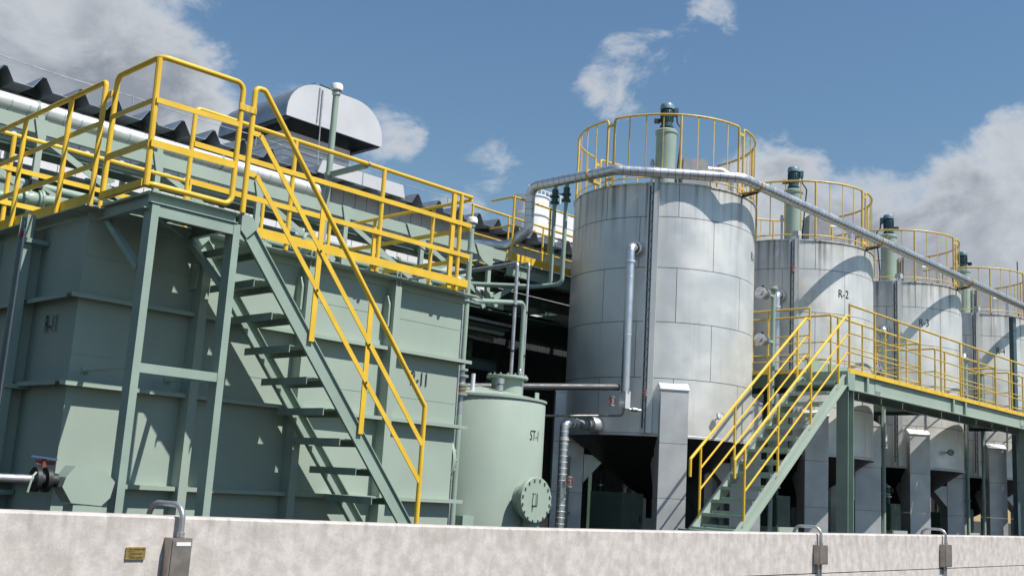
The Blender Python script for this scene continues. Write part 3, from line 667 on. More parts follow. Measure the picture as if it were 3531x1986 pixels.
# ================================================================ round clad tanks R-1 .. R-4
CX = [14.58+4.395*i for i in range(4)]; CY = 10.65; TR = 1.535
C0 = (CX[0], CY)
def pol(phi, r, z=0., c=C0): a = R_(phi); return V((c[0]+r*math.sin(a), c[1]-r*math.cos(a), z))
def make_tank():
    t = thing('round_clad_tank', 'x', 'tank', (*C0, YARD), 'round clad tanks in a row')
    MB().lathe([(TR-.010, .92), (TR-.010, 4.85)], (*C0, 0), Z_, 96).build('inner_shell', 'rooftrim', t)
    hz = [.93, 1.775, 2.645, 3.50, 4.315, 4.855]
    for j in range(5):
        off = 22.5 if j % 2 == 0 else 0.
        gap = .009/TR
        a0 = R_(-90)+R_(-22.5+off)                # lathe angle 0 is +X ; phi = angle+90
        m = MB(); n = 12; vs = []; fs = []
        A0 = gap/2; A1 = R_(45)-gap/2
        for r in (TR, TR-.008):
            for z in (hz[j]+.005, hz[j+1]-.005):
                for k in range(n+1):
                    a = A0+(A1-A0)*k/n; vs.append((C0[0]+r*math.cos(a), C0[1]+r*math.sin(a), z))
        q = n+1
        for k in range(n): fs += [(k, k+1, q+k+1, q+k), (q+k, q+k+1, 3*q+k+1, 3*q+k), (k, 2*q+k, 2*q+k+1, k+1)]
        fs += [(0, q, 3*q, 2*q), (n, 2*q+n, 3*q+n, q+n)]
        m.add(vs, fs, True); p0 = m.build('wall_panel', 'clad', t)
        for i in range(8):
            p = p0 if i == 0 else inst(p0, t)
            p.rotation_euler = (0, 0, a0+i*R_(45))
    MB().lathe([(TR+.004, 4.845), (TR+.018, 4.85), (TR+.018, 4.872), (TR-.03, 4.876), (.25, 4.96), (.0, 4.96)], (*C0, 0), Z_, 96).build('roof_cap', 'clad', t)
    MB().lathe([(TR-.012, .93), (TR+.012, .925), (TR+.012, .895), (TR-.05, .89), (.40, .10), (.12, -.05), (.12, -.35), (.0, -.35)], (*C0, 0), Z_, 72).build('cone_bottom', 'dark', t)  # black colour carries the deep shade beneath the tank
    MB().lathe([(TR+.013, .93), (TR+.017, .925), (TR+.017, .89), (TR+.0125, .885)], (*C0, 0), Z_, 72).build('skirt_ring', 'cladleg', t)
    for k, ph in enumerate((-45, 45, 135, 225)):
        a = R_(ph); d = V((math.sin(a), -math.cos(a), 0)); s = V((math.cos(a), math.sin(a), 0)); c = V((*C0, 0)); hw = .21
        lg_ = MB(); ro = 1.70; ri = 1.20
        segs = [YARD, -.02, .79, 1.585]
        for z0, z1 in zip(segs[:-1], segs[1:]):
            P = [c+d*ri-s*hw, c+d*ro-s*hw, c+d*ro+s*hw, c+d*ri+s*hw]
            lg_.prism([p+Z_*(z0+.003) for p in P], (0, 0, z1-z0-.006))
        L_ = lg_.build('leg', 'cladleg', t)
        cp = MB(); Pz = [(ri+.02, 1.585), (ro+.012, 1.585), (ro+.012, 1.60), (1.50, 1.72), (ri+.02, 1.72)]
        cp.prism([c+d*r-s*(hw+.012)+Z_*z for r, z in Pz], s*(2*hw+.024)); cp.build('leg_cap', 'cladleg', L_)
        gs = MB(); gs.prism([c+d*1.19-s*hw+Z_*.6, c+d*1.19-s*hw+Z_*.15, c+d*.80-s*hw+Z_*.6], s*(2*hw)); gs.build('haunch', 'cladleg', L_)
    # sight gauge channel and conduit
    a = -61.6; p0 = pol(a, TR+.035, .93); p1 = pol(a, TR+.035, 4.86); rd = pol(a, 1)-pol(a, 0)
    MB().bar(p0, p1, .072, .062, rd).build('gauge_channel', 'cladleg', t)
    MB().bar(pol(a, TR+.068, 1.0), pol(a, TR+.068, 4.8), .022, .006, rd).build('gauge_strip', 'dark', t)
    sc = MB()
    for k in range(24): sc.bar(pol(a+.7, TR+.072, 1.1+.155*k), pol(a+.7, TR+.072, 1.135+.155*k), .03, .004, rd)
    sc.build('gauge_scale', 'greybox', t)['kind'] = 'stuff'
    a = -57.9; rd = pol(a, 1)-pol(a, 0)
    MB().bar(pol(a, TR+.05, .93), pol(a, TR+.05, 4.93), .085, .075, rd).build('conduit_cover', 'clad', t)
    MB().box(*[q for i, w in enumerate((.06, .06, .05)) for q in (pol(a, TR+.02, 4.97)[i]-w, pol(a, TR+.02, 4.97)[i]+w)]).build('conduit_box', 'cladleg', t)
    # overflow nozzle
    a = -69.5; rd = (pol(a, 1)-pol(a, 0)).normalized()
    MB().lathe([(.115, -.02), (.115, .10), (.095, .105)], pol(a, TR, 3.78), rd, 24).build('nozzle', 'steel', t)
    MB().lathe([(.0, .001), (.15, .001), (.15, .004)], pol(a, TR, 3.78), rd, 20).build('nozzle_plate', 'cladleg', t)
    pts = fillet([pol(a, TR+.09, 3.78), pol(a, TR+.26, 3.78), pol(a, TR+.26, 1.50)], .11, 5)
    MB().tube(pts, .066, 16).build('down_pipe', 'shiny', t)
    m = MB(); rings_on(m, pts[1:-1], .070, .07, .014, .006, 16); m.lathe([(.066, 0), (.078, .003), (.078, .03), (.066, .033)], pol(a, TR+.26, 3.52), Z_, 16); rings_on(m, [pol(a, TR+.26, 3.3), pol(a, TR+.26, 1.6)], .066, .9, .012, .003, 16)
    m.build('pipe_bands', 'shiny2', t)['kind'] = 'stuff'
    MB().box(*[q for i, w in enumerate((.06, .06, .13)) for q in (pol(a, TR+.26, 1.40)[i]-w, pol(a, TR+.26, 1.40)[i]+w)]).build('drain_box', 'shiny2', t)
    # roof hatch
    cc = V((*C0, 0))+RT.normalized()*0; rr = V((.72, -.69, 0)); ff = V((.69, .72, 0)); b = V((*C0, 4.9))+rr*.50+ff*.05
    hb = MB(); P = [b-rr*.24-ff*.24, b+rr*.24-ff*.24, b+rr*.24+ff*.24, b-rr*.24+ff*.24]; Q = [b+(p-b)*.87+Z_*.84 for p in P]
    hb.add(P+Q, [(3, 2, 1, 0), (4, 5, 6, 7), (0, 1, 5, 4), (1, 2, 6, 5), (2, 3, 7, 6), (3, 0, 4, 7)]); hb.build('roof_hatch', 'greybox', t)
    q = b+Z_*.72
    MB().tube(fillet([q+rr*.20, q+rr*.50, q+rr*.70-Z_*.12, q+rr*.72-Z_*.62], .16), .062, 12).build('roof_duct', 'shiny', t)
    return t
def make_agitator():
    t = thing('agitator_drive', 'x', 'motor', (*C0, 4.96), 'agitator drives on the round tanks')
    c = (*C0, 0)
    MB().lathe([(.30, 4.955), (.30, 5.0), (.20, 5.0)], c, Z_, 28).build('base_flange', 'green2', t)
    MB().lathe([(.19, 5.0), (.19, 5.06), (.17, 5.07), (.178, 6.18), (.195, 6.19), (.195, 6.235), (.17, 6.26), (.10, 6.275), (.0, 6.275)], c, Z_, 32).build('gearbox_housing', 'green2', t)
    MB().lathe([(.085, 6.275), (.085, 6.30), (.12, 6.31), (.12, 6.335), (.10, 6.345), (.098, 6.40)], c, Z_, 24).build('motor_flange', 'motor', t)
    MB().lathe([(.098, 6.40), (.105, 6.41), (.105, 6.62), (.098, 6.63)], c, Z_, 24).build('motor_body', 'motor', t)
    fn = MB()
    for k in range(20):
        a = 2*math.pi*k/20; d = V((math.cos(a), math.sin(a), 0)); fn.bar(V(c)+d*.111+Z_*6.42, V(c)+d*.111+Z_*6.61, .006, .012, d)
    fn.build('cooling_fins', 'motor', t)['kind'] = 'stuff'
    MB().lathe([(.112, 6.635), (.122, 6.64), (.122, 6.70), (.105, 6.735), (.06, 6.748), (.0, 6.75)], c, Z_, 24).build('fan_cover', 'fancover', t)
    rr = V((.72, -.69, 0)); b = V(c)+rr*.155+Z_*6.60
    MB().bar(b-rr*.035, b+rr*.035, .11, .13).build('terminal_box', 'motor', t)
    MB().tube(fillet([b+rr*.02-Z_*.06, b+rr*.03-Z_*.18, b+rr*.12-Z_*.30, b+rr*.10-Z_*.55, b+rr*.04-Z_*1.2, b+rr*.05-Z_*1.62], .08), .014, 8).build('power_cable', 'dark', t)
    b = V(c)-rr*.17+Z_*6.42
    MB().bar(b-rr*.05, b+rr*.05, .07, .07).build('brake_box', 'dark', t)
    MB().tube(fillet([V(c)-rr*.23+Z_*5.0, V(c)-rr*.23+Z_*5.62, V(c)-rr*.20+Z_*5.66], .02), .022, 8).build('oil_pipe', 'steel', t)
    MB().lathe([(.02, 0), (.04, .01), (.04, .06), (.03, .065), (.03, .12), (.0, .12)], V(c)-rr*.23+Z_*5.60, Z_, 12).build('breather', 'steel', t)
    return t
def make_hoop():
    t = thing('circular_guardrail', 'x', 'guardrail', (*C0, 4.876), 'circular guardrails on the round tanks')
    rr = 1.512; zt = 6.01; zb = 4.965
    for s in range(4):
        a0, a1 = -90+90*s+2.6, 90*s-2.6
        arc = [pol(a0+(a1-a0)*k/22, rr, zt) for k in range(23)]
        pts = fillet([pol(a0, rr, 4.90)]+[pol(a0, rr, zt)]+arc[1:-1]+[pol(a1, rr, zt)]+[pol(a1, rr, 4.90)], .05, 4)
        MB().tube(pts, .020, 8).build('top_rail', 'yellow2', t)
        MB().tube([pol(a0+(a1-a0)*k/22, rr, zb) for k in range(23)], .012, 6).build('lower_hoop', 'yellow2', t)
        MB().tube([pol((a0+a1)/2, rr, 4.88), pol((a0+a1)/2, rr, zt)], .020, 8).build('post', 'yellow2', t)
        for k in (1, 2, 3, 5, 6, 7):
            a = a0+(a1-a0)*k/8; MB().bar(pol(a, rr, zb), pol(a, rr, zt), .016, .010, pol(a, 1)-pol(a, 0)).build('baluster', 'yellow2', t)
        for z in (5.90, 4.99):
            MB().bar(pol(a1-.4, rr+.01, z), pol(a1+5.6, rr+.01, z), .012, .05).build('clip', 'yellow2', t)
        for a in (a0, (a0+a1)/2, a1):
            MB().bar(pol(a, rr-.01, 4.885), pol(a, TR+.03, 4.885), .05, .012).build('foot_plate', 'yellow2', t)
    return t
tank0 = make_tank(); agi0 = make_agitator(); hoop0 = make_hoop()
tanks = [tank0]; agis = [agi0]; hoops = [hoop0]
for i in range(1, 4):
    for lst, src in ((tanks, tank0), (agis, agi0), (hoops, hoop0)):
        c = copy_tree(src); c.location.x = CX[i]; c['_org'] = (CX[i], CY, c.location.z); lst.append(c)
for i in (2, 3):
    agis[i].rotation_euler = (0, 0, R_(165 if i == 2 else 150))
LAB = {0: (20.5, 3.95), 1: (-23.6, 3.90), 2: (-38, 3.99), 3: (-36.9, 3.97)}
for i in range(4):
    nm = 'R-%d' % (i+1)
    tanks[i]['label'] = 'round silver clad tank on four legs lettered %s' % nm
    agis[i]['label'] = 'green agitator drive with dark motor on top of tank %s' % nm
    hoops[i]['label'] = 'round yellow guardrail on top of tank %s' % nm
    text_cyl(nm, .15, (CX[i], CY), TR+.005, LAB[i][0], LAB[i][1], .8).build('lettering', 'ink', tanks[i])

# R-1 fittings
t = thing('pressure_dial', 'small round white pressure dial on the side of tank R-1', 'dial', pol(-18, TR, 1.25))
a = -18; rd = (pol(a, 1)-pol(a, 0)).normalized(); fd = (V((-.45, -.89, 0))).normalized(); p = pol(a, TR, 1.22)
MB().tube(fillet([p, p+rd*.10, p+rd*.10+Z_*.03], .02), .012, 8).build('stem', 'steel', t)
c = p+rd*.10+Z_*.05
MB().lathe([(.0, -.03), (.052, -.03), (.056, -.02), (.056, .012), (.048, .014), (.048, .008)], c, fd, 24).build('bezel', 'steel', t)
MB().lathe([(.0, .009), (.0475, .009)], c, fd, 24).build('dial_face', 'dial', t)
sv = fd.cross(Z_).normalized(); MB().bar(c+fd*.011+sv*.005-Z_*.01, c+fd*.011-sv*.018+Z_*.03, .004, .001, fd).build('pointer', 'ink', t)
t = thing('pressure_dial', 'small dark pressure dial in the walkway shadow on tank R-3', 'dial', (22.84, 9.14, 1.27))
c = V((22.80, 9.06, 1.27)); fd = V((-.75, -.66, 0)).normalized()
MB().tube([(22.95, 9.20, 1.27), c], .014, 8).build('stem', 'dark', t)
MB().lathe([(.0, -.03), (.06, -.03), (.064, -.02), (.064, .012), (.054, .014), (.054, .008)], c, fd, 20).build('bezel', 'dark', t)
MB().lathe([(.0, .009), (.0535, .009)], c, fd, 20).build('dial_face', 'greybox', t)
def handwheel_valve(label, c, axis, pipe_dir, r=.05, body='steel', wheel='rustred', group=None):
    t = thing('handwheel_valve', label, 'valve', c, group); c, ax, pd = V(c), V(axis).normalized(), V(pipe_dir).normalized()
    MB().lathe([(.0, -1.6*r), (r, -1.6*r), (r, -1.25*r), (.55*r, -1.1*r), (.75*r, 0), (.55*r, 1.1*r), (r, 1.25*r), (r, 1.6*r), (.0, 1.6*r)], c, pd, 16).build('body', body, t)
    MB().tube([c, c+ax*r*2.4], r*.3, 8).build('stem', body, t)
    u = ax.cross(pd).normalized(); ring = [c+ax*r*2.5+(u*math.cos(2*math.pi*k/16)+pd*math.sin(2*math.pi*k/16))*r*1.1 for k in range(16)]
    m = MB(); m.tube(ring, r*.16, 6, closed=True); m.bar(c+ax*r*2.5-u*r*1.1, c+ax*r*2.5+u*r*1.1, r*.15, r*.15, ax); m.bar(c+ax*r*2.5-pd*r*1.1, c+ax*r*2.5+pd*r*1.1, r*.15, r*.15, ax)
    m.build('handwheel', wheel, t); return t
pa = pol(-69.5, TR+.26, 1.55)
t = thing('overflow_header', 'dark grey pipe running from tank ST-1 side to the drain box of tank R-1', 'pipe', (11.8, 10.3, 1.5))
MB().tube([(9.6, 11.58, 1.28), (11.47, 10.75, 1.46), (12.86, 10.12, 1.59)], .052, 14).build('pipe', 'darkpipe', t)
t = thing('drain_line', 'thin steel drain line under the dark grey pipe at tank R-1', 'pipe', (11.8, 10.4, 1.2))
ps = fillet([(11.60, 10.98, 1.06), (12.06, 10.75, 1.09), (12.80, 10.25, 1.155), (12.90, 10.06, 1.165), (12.90, 10.03, 1.27)], .05)
MB().tube(ps, .018, 8).build('pipe', 'stainless', t)
MB().lathe([(.02, 0), (.03, .003), (.03, .02), (.02, .023)], (12.30, 10.585, 1.111), (.83, -.56, .07), 10).build('coupling', 'brass', t)
handwheel_valve('rusty handwheel valve on the drain line near tank ST-1', (11.62, 10.98, 1.16), (-.7, -.7, .2), (0, 0, 1), .05)
handwheel_valve('red handwheel valve beside the drain box of tank R-1', atY(2110, 1383, 10.15), (-.75, -.6, 0), (0, 0, 1), .045, 'steel', 'rustred')
handwheel_valve('red handwheel at the sight gauge of tank R-1', pol(-60, TR+.10, 1.53), pol(-60, 1)-pol(-60, 0), (0, 0, 1), .028, 'steel', 'red')
handwheel_valve('red handwheel at the sight gauge of tank R-2', pol(-60, TR+.10, 4.28, (CX[1], CY)), pol(-60, 1)-pol(-60, 0), (0, 0, 1), .03, 'steel', 'red')
MBv = thing('gauge_isolating_valve', 'slim steel valve joining the drain box to the sight gauge of R-1', 'valve', pol(-65, TR+.15, 1.27))
m = MB(); q0, q1 = pol(-68, TR+.2, 1.27), pol(-62.5, TR+.08, 1.265); m.tube([q0, q1], .018, 8); dq = (q1-q0).normalized(); m.lathe([(.018, 0), (.035, .02), (.035, .09), (.018, .11)], q0+dq*.04, dq, 12); m.build('body', 'steel', MBv)
t = thing('bottom_outlet', 'stub outlet and bright elbowed drop pipe low on tank R-1', 'pipe', (12.3, 10.6, .5))
MB().lathe([(.0, .20), (.13, .20), (.135, .19), (.135, 0)], (13.06, 10.66, 1.02), (-1, 0, 0), 24).build('lagged_stub', 'shiny', t)
MB().lathe([(.07, 0), (.07, .06), (.09, .065), (.09, .09), (.07, .095), (.07, .12), (.09, .125), (.09, .15), (.06, .155), (.06, .36)], (12.86, 10.66, 1.02), (-1, 0, 0), 18).build('flanges', 'greybox', t)
ps = fillet([(12.55, 10.66, 1.02), (12.28, 10.66, 1.02), (12.28, 10.66, YARD)], .11, 6)
MB().tube(ps, .068, 16).build('drop_pipe', 'shiny', t)
m = MB(); rings_on(m, ps, .068, .09, .012, .005, 16); m.lathe([(.068, 0), (.08, .003), (.08, .02), (.068, .023)], (12.28, 10.66, .74), Z_, 16); m.build('pipe_bands', 'shiny2', t)['kind'] = 'stuff'
handwheel_valve('small rusty handwheel by the bright drop pipe of tank R-1', atY(1962, 1660, 10.5), (-.7, -.7, 0), (0, 0, 1), .05)

# ================================================================ long insulated pipe across the tank tops
lp_ = thing('long_insulated_pipe', 'long silver insulated pipe bending round and past the round tank tops', 'pipe', (14, 9, 5.0))
PR = .083; LZ = 5.0
path = [V((12.72, 12.06, 4.26)), V((12.72, 12.06, LZ)), V((12.72, 10.24, LZ)), V((14.14, 8.83, LZ)), V((30.2, 8.83, LZ))]
fp = fillet([(11.9, 13.9, 4.06), (12.55, 12.35, 3.98), (12.72, 12.06, 4.26), (12.72, 12.06, LZ), (12.72, 10.24, LZ), (14.14, 8.83, LZ), (30.2, 8.83, LZ), (30.2, 10.2, LZ-.3)], .17, 3)
MB().tube(fp, PR, 18).build('jacket', 'shiny', lp_)
m = MB()
for a, b in zip(path[:-1], path[1:]): rings_on(m, [a+(b-a).normalized()*.10, b-(b-a).normalized()*.08], PR, .118, .009, .002, 18)
m.build('jacket_bands', 'seam', lp_)['kind'] = 'stuff'
def clampY(c, d):
    MB().lathe([(PR, -.02), (PR+.009, -.018), (PR+.009, .018), (PR, .02)], c, d, 18).build('pipe_clamp', 'yellow2', lp_)
clampY((12.72, 10.78, LZ), Y_)
MB().bar((12.72, 10.78, LZ-PR), (12.95, 10.75, 4.90), .05, .05).build('pipe_bracket', 'yellow2', lp_)
for x in (14.62, 19.0, 23.4, 27.8):
    clampY((x, 8.83, LZ), X_)
    MB().bar((x, 8.80, LZ-PR-.02), (x-.02, 9.16, LZ-PR-.02), .06, .02).build('pipe_bracket', 'yellow2', lp_)
    MB().bar((x, 8.83, LZ-PR-.03), (x-.02, 9.15, 4.84), .03, .03).build('pipe_bracket', 'dark', lp_)
# two green drop pipes off it
for k, (y, lab) in enumerate(((11.50, 'green drop pipe with flanged valve under the insulated pipe, farther from tank R-1'), (11.25, 'green drop pipe with flanged valve under the insulated pipe, close beside tank R-1'))):
    t = thing('drop_pipe', lab, 'pipe', (12.72, y, 3.3), 'green drop pipes')
    MB().tube(fillet([(12.72, y, 4.93), (12.72, y, 3.25), (12.45, y+.35, 3.20), (11.6, 12.5, 3.18)], .12), .035, 12).build('pipe', 'green2', t)
    MB().lathe([(.035, 4.62), (.075, 4.625), (.075, 4.66), (.05, 4.67), (.05, 4.73), (.075, 4.735), (.075, 4.76), (.05, 4.77), (.055, 4.86)], (12.72, y, 0), Z_, 16).build('valve_body', 'dkgreen', t)
    MB().bar((12.72, y, 4.72), (12.56, y+.05, 4.74), .02, .012).build('valve_lever', 'dark', t)

# ================================================================ walkway along the round tanks
wk = thing('walkway', 'raised green steel walkway with yellow edge strip along the round tanks', 'walkway', (21, 8.4, YARD))
WX0, WX1 = 16.05, 30.5
MB().beam((WX0, 8.05, 2.0), (WX1, 8.05, 2.0), .28, .11, .012, .01).build('front_beam', 'green', wk)
MB().beam((WX0, 8.70, 2.0), (WX1, 8.70, 2.0), .28, .09, .012, .01).build('back_beam', 'green2', wk)
for k in range(16):
    x = WX0+.04+.9*k; MB().box(x, x+.885, 8.0, 8.75, 2.142, 2.158).build('deck_plate', 'green2', wk)
MB().bar((WX0, 7.994, 2.165), (WX1, 7.994, 2.165), .008, .075).build('edge_strip', 'yellow', wk)
MB().bar((WX0, 8.757, 2.27), (WX1, 8.757, 2.27), .008, .24).build('kick_plate', 'green2', wk)
for x in (16.76, 20.32, 20.9, 24.7):
    MB().box(x-.035, x+.035, 7.997, 8.043, 1.873, 2.127).build('stiffener', 'green2', wk)
for x in (17.2, 24.05, 28.0):
    s_ = MB().box(x-.10, x+.10, 8.036, 8.0445, 1.90, 2.10).build('splice_plate', 'green', wk)
    for dx in (-.07, -.03, .03, .07):
        for z in (1.93, 2.07): MB().lathe([(.0, .012), (.010, .012), (.011, 0)], (x+dx, 8.036, z), (0, -1, 0), 6, smooth=False).build('bolt', 'greybox', s_)
for x in (18.4, 20.6, 22.8, 25.0, 27.2): MB().box(x-.03, x+.03, 8.0555, 8.655, 1.95, 2.13).build('cross_joist', 'green2', wk)
for x in (16.06, 24.3, 28.6):
    m = MB(); m.box(x, x+.012, 8.0, 8.20, YARD, 1.857); m.box(x+.188, x+.20, 8.0, 8.20, YARD, 1.857); m.box(x+.0125, x+.1875, 8.095, 8.105, YARD, 1.857)
    m.build('column', 'green2', wk); MB().box(x-.05, x+.25, 7.95, 8.25, YARD, YARD+.02).build('base_plate', 'green2', wk)
    if x < 17:
        MB().box(x-.004, x+.204, 7.985, 8.0, 1.85, 2.125).build('head_plate', 'green2', wk)
for i, (xa, xb) in enumerate(((16.08, 16.92), (20.48, 21.26), (24.46, 25.36))):
    MB().box(xa, xb, 8.765, 10.3, 2.142, 2.158).build('branch_deck', 'green2', wk)
    for x in (xa, xb):
        MB().bar((x, 8.765, 2.02), (x, 10.3, 2.02), .06, .22).build('branch_beam', 'dkgreen', wk); MB().bar((x-.035, 8.765, 2.17), (x-.035, 10.3, 2.17), .006, .07).build('edge_strip', 'yellow2', wk)
    MB().box(xb-.1, xb-.02, 9.9, 9.98, YARD, 1.90).build('column', 'dkgreen', wk)
WT, WM1, WM2 = 3.235, 2.775, 2.465
def run_rail(label, pts, posts, mat='yellow2'):
    t = thing('walkway_guardrail', label, 'guardrail', (pts[0][0], pts[0][1], 2.16), 'guardrails of the raised walkway')
    MB().tube(fillet([(x, y, WT) for x, y in pts], .03) if len(pts) > 2 else [(x, y, WT) for x, y in pts], .020, 8).build('top_rail', mat, t)
    for z in (WM1, WM2): MB().tube([(x, y, z) for x, y in pts], .012, 6).build('mid_rail', mat, t)
    for x, y in posts: MB().tube([(x, y, 2.15), (x, y, WT)], .019, 8).build('post', mat, t)
    return t
run_rail('yellow guardrail on the sunny outer edge of the raised walkway', [(16.10, 8.0), (30.4, 8.0)], [(16.10+.909*k, 8.0) for k in range(16)])
run_rail('short yellow guardrail at the stair head running in beside tank R-1', [(16.13, 8.72), (16.13, 10.25)], [(16.13, 8.72), (16.13, 9.5), (16.13, 10.25)])
run_rail('yellow guardrail on the tank side of the walkway below R-2', [(16.87, 10.25), (16.87, 8.72), (20.50, 8.72), (20.50, 10.25)], [(16.87, 10.25), (16.87, 8.72), (17.12, 8.72), (18.05, 8.72), (18.97, 8.72), (19.89, 8.72), (20.45, 8.72), (20.5, 9.6)])
run_rail('yellow guardrail on the tank side of the walkway below R-3', [(21.22, 10.25), (21.22, 8.72), (24.48, 8.72), (24.48, 10.25)], [(21.22, 10.25), (21.22, 8.72), (21.70, 8.72), (22.61, 8.72), (23.5, 8.72), (24.44, 8.72), (24.48, 9.6)])
run_rail('yellow guardrail on the tank side of the walkway below R-4', [(25.32, 10.25), (25.32, 8.72), (30.4, 8.72)], [(25.32, 10.25), (25.32, 8.72), (26.2, 8.72), (27.1, 8.72), (28.0, 8.72), (29, 8.72), (30, 8.72)])

# stair up to the walkway
ws = thing('walkway_stair', 'green steel stair with yellow handrails climbing to the walkway', 'stair', (14.4, 8.36, YARD))
SS = .80; rise = .1935; go = .2365
for y, sd in ((8.0, 1), (8.73, -1)):
    p0, p1 = V((12.78-.45/SS*0-.20, y, -.40-.16)), V((15.97, y, 2.11-.01))
    d = (p1-p0).normalized()
    m = MB(); m.channel((12.80, y, -.53+.0), (15.98, y, -.53+3.18*SS), .165, .06, .009, up=(-SS, 0, 1), side=sd); m.build('stringer', 'green', ws)
for k in range(13):
    x = 12.84+go*k; z = -.385+rise*k
    m = MB(); m.box(x-.02, x+.235, 8.032, 8.698, z, z+.007); m.box(x-.02, x-.013, 8.032, 8.698, z-.04, z-.0005); m.build('tread', 'green', ws)
    if k % 1 == 0: MB().box(x+.21, x+.218, 8.034, 8.696, z+.0075, z+.05).build('kick_strip', 'green2', ws)
MB().box(12.62, 12.98, 7.93, 8.80, YARD, -.44).build('footing', 'slab', ws)
MB().box(12.60, 13.05, 7.94, 8.78, -.438, -.41).build('foot_plate', 'green2', ws)
MB().box(15.985, 16.045, 7.97, 8.76, 1.90, 2.14).build('landing_beam', 'green2', ws)
RS = .773
for y, lab in ((8.0, 'near'), (8.72, 'far')):
    t = thing('stair_handrail', 'yellow handrail on the %s of the walkway stair' % ('open sunny side' if lab == 'near' else 'tank side'), 'handrail', (14.4, y, -.4), 'handrails of the walkway stair')
    MB().tube(fillet([(12.77, y, .30), (12.77, y, .545), (16.0, y, .545+3.23*RS), (16.11, y, .545+3.23*RS)], .025, 3), .022, 10).build('top_rail', 'yellow', t)
    for dz in (-.315, -.61):
        MB().tube(fillet([(13.02, y, .545+.25*RS+dz), (16.0, y, .545+3.23*RS+dz), (16.11, y, .545+3.23*RS+dz)], .03, 3), .014, 8).build('mid_rail', 'yellow', t)
    for x in (13.02, 13.90, 14.85, 15.73):
        MB().tube([(x, y, -.48+(x-12.80)*SS), (x, y, .545+(x-12.77)*RS)], .019, 8).build('post', 'yellow', t)
# ================================================================ green standpipes with flanged valves between the tanks
def flange_valve(par, c, d, r):
    MB().lathe([(.0, 0), (r*.62, 0), (r*.62, .03), (r*1.35, .032), (r*1.35, .058), (r*.8, .06), (r*.95, .12), (r*.8, .18), (r*1.35, .182), (r*1.35, .208), (r*.62, .21), (r*.62, .26)], c, d, 18).build('flanged_valve', 'steel', par)
    MB().tube([V(c)+V(d)*.12, V(c)+V(d)*.12+Z_*r*1.8], r*.3, 8).build('valve_stem', 'dark', par)
def standpipe(label, x, y, zt, valves, zb=YARD, r=.036):
    t = thing('standpipe', label, 'pipe', (x, y, zb), 'green standpipes beside the walkway')
    MB().tube([(x, y, zb), (x, y, zt)], r, 12).build('pipe', 'green2', t)
    MB().lathe([(r, zt-.01), (r*2.3, zt), (r*2.3, zt+.03), (r*1.6, zt+.045), (r*1.6, zt+.07), (.0, zt+.07)], (x, y, 0), Z_, 16).build('cap', 'green2', t)
    for z in valves:
        flange_valve(t, V((x-.46, y, z)), X_, .075); MB().tube([(x-.22, y, z), (x, y, z)], r*.9, 10).build('branch', 'green2', t)
    for z in (1.2, .3): MB().lathe([(r, z), (r+.02, z+.004), (r+.02, z+.03), (r, z+.034)], (x, y, 0), Z_, 12).build('pipe_joint', 'green2', t)
standpipe('green capped standpipe with two flanged valves beside tank R-1', 15.94, 9.30, 3.56, (3.44, 2.655))
standpipe('green capped standpipe beside tank R-2 behind the walkway rail', 20.15, 9.30, 3.42, (2.66,))
standpipe('green capped standpipe beside tank R-3 behind the walkway rail', 24.32, 9.30, 3.40, (2.66,))
standpipe('shorter green standpipe between tanks R-3 and R-4', 25.38, 9.35, 3.25, ())
# tall cable column in front of R-4
cp = atY(3492, 1150, 9.05)
t = thing('cable_column', 'tall slim grey cable duct standing before tank R-4', 'cable duct', (cp.x, 9.05, YARD))
m = MB(); m.box(cp.x-.10, cp.x+.10, 9.0, 9.012, YARD, 4.72); m.box(cp.x-.10, cp.x-.088, 9.0125, 9.10, YARD, 4.72); m.box(cp.x+.088, cp.x+.10, 9.0125, 9.10, YARD, 4.72); m.build('duct', 'motor', t)
for z in (4.4, 3.2, 2.0, .8): MB().box(cp.x-.13, cp.x+.13, 8.992, 9.0, z, z+.04).build('clip', 'dkgreen', t)
t = thing('lightning_rod', 'thin dark rod rising above tank R-4', 'rod', (29.2, 9.0, 4.9))
q = atY(3510, 1000, 9.2); q2 = atY(3512, 905, 9.2); t.location = (q.x, 9.2, q.z); t['_org'] = (q.x, 9.2, q.z)
MB().tube([(q.x, 9.2, 4.9), (q.x, 9.2, q2.z)], .014, 6).build('rod', 'dark', t)

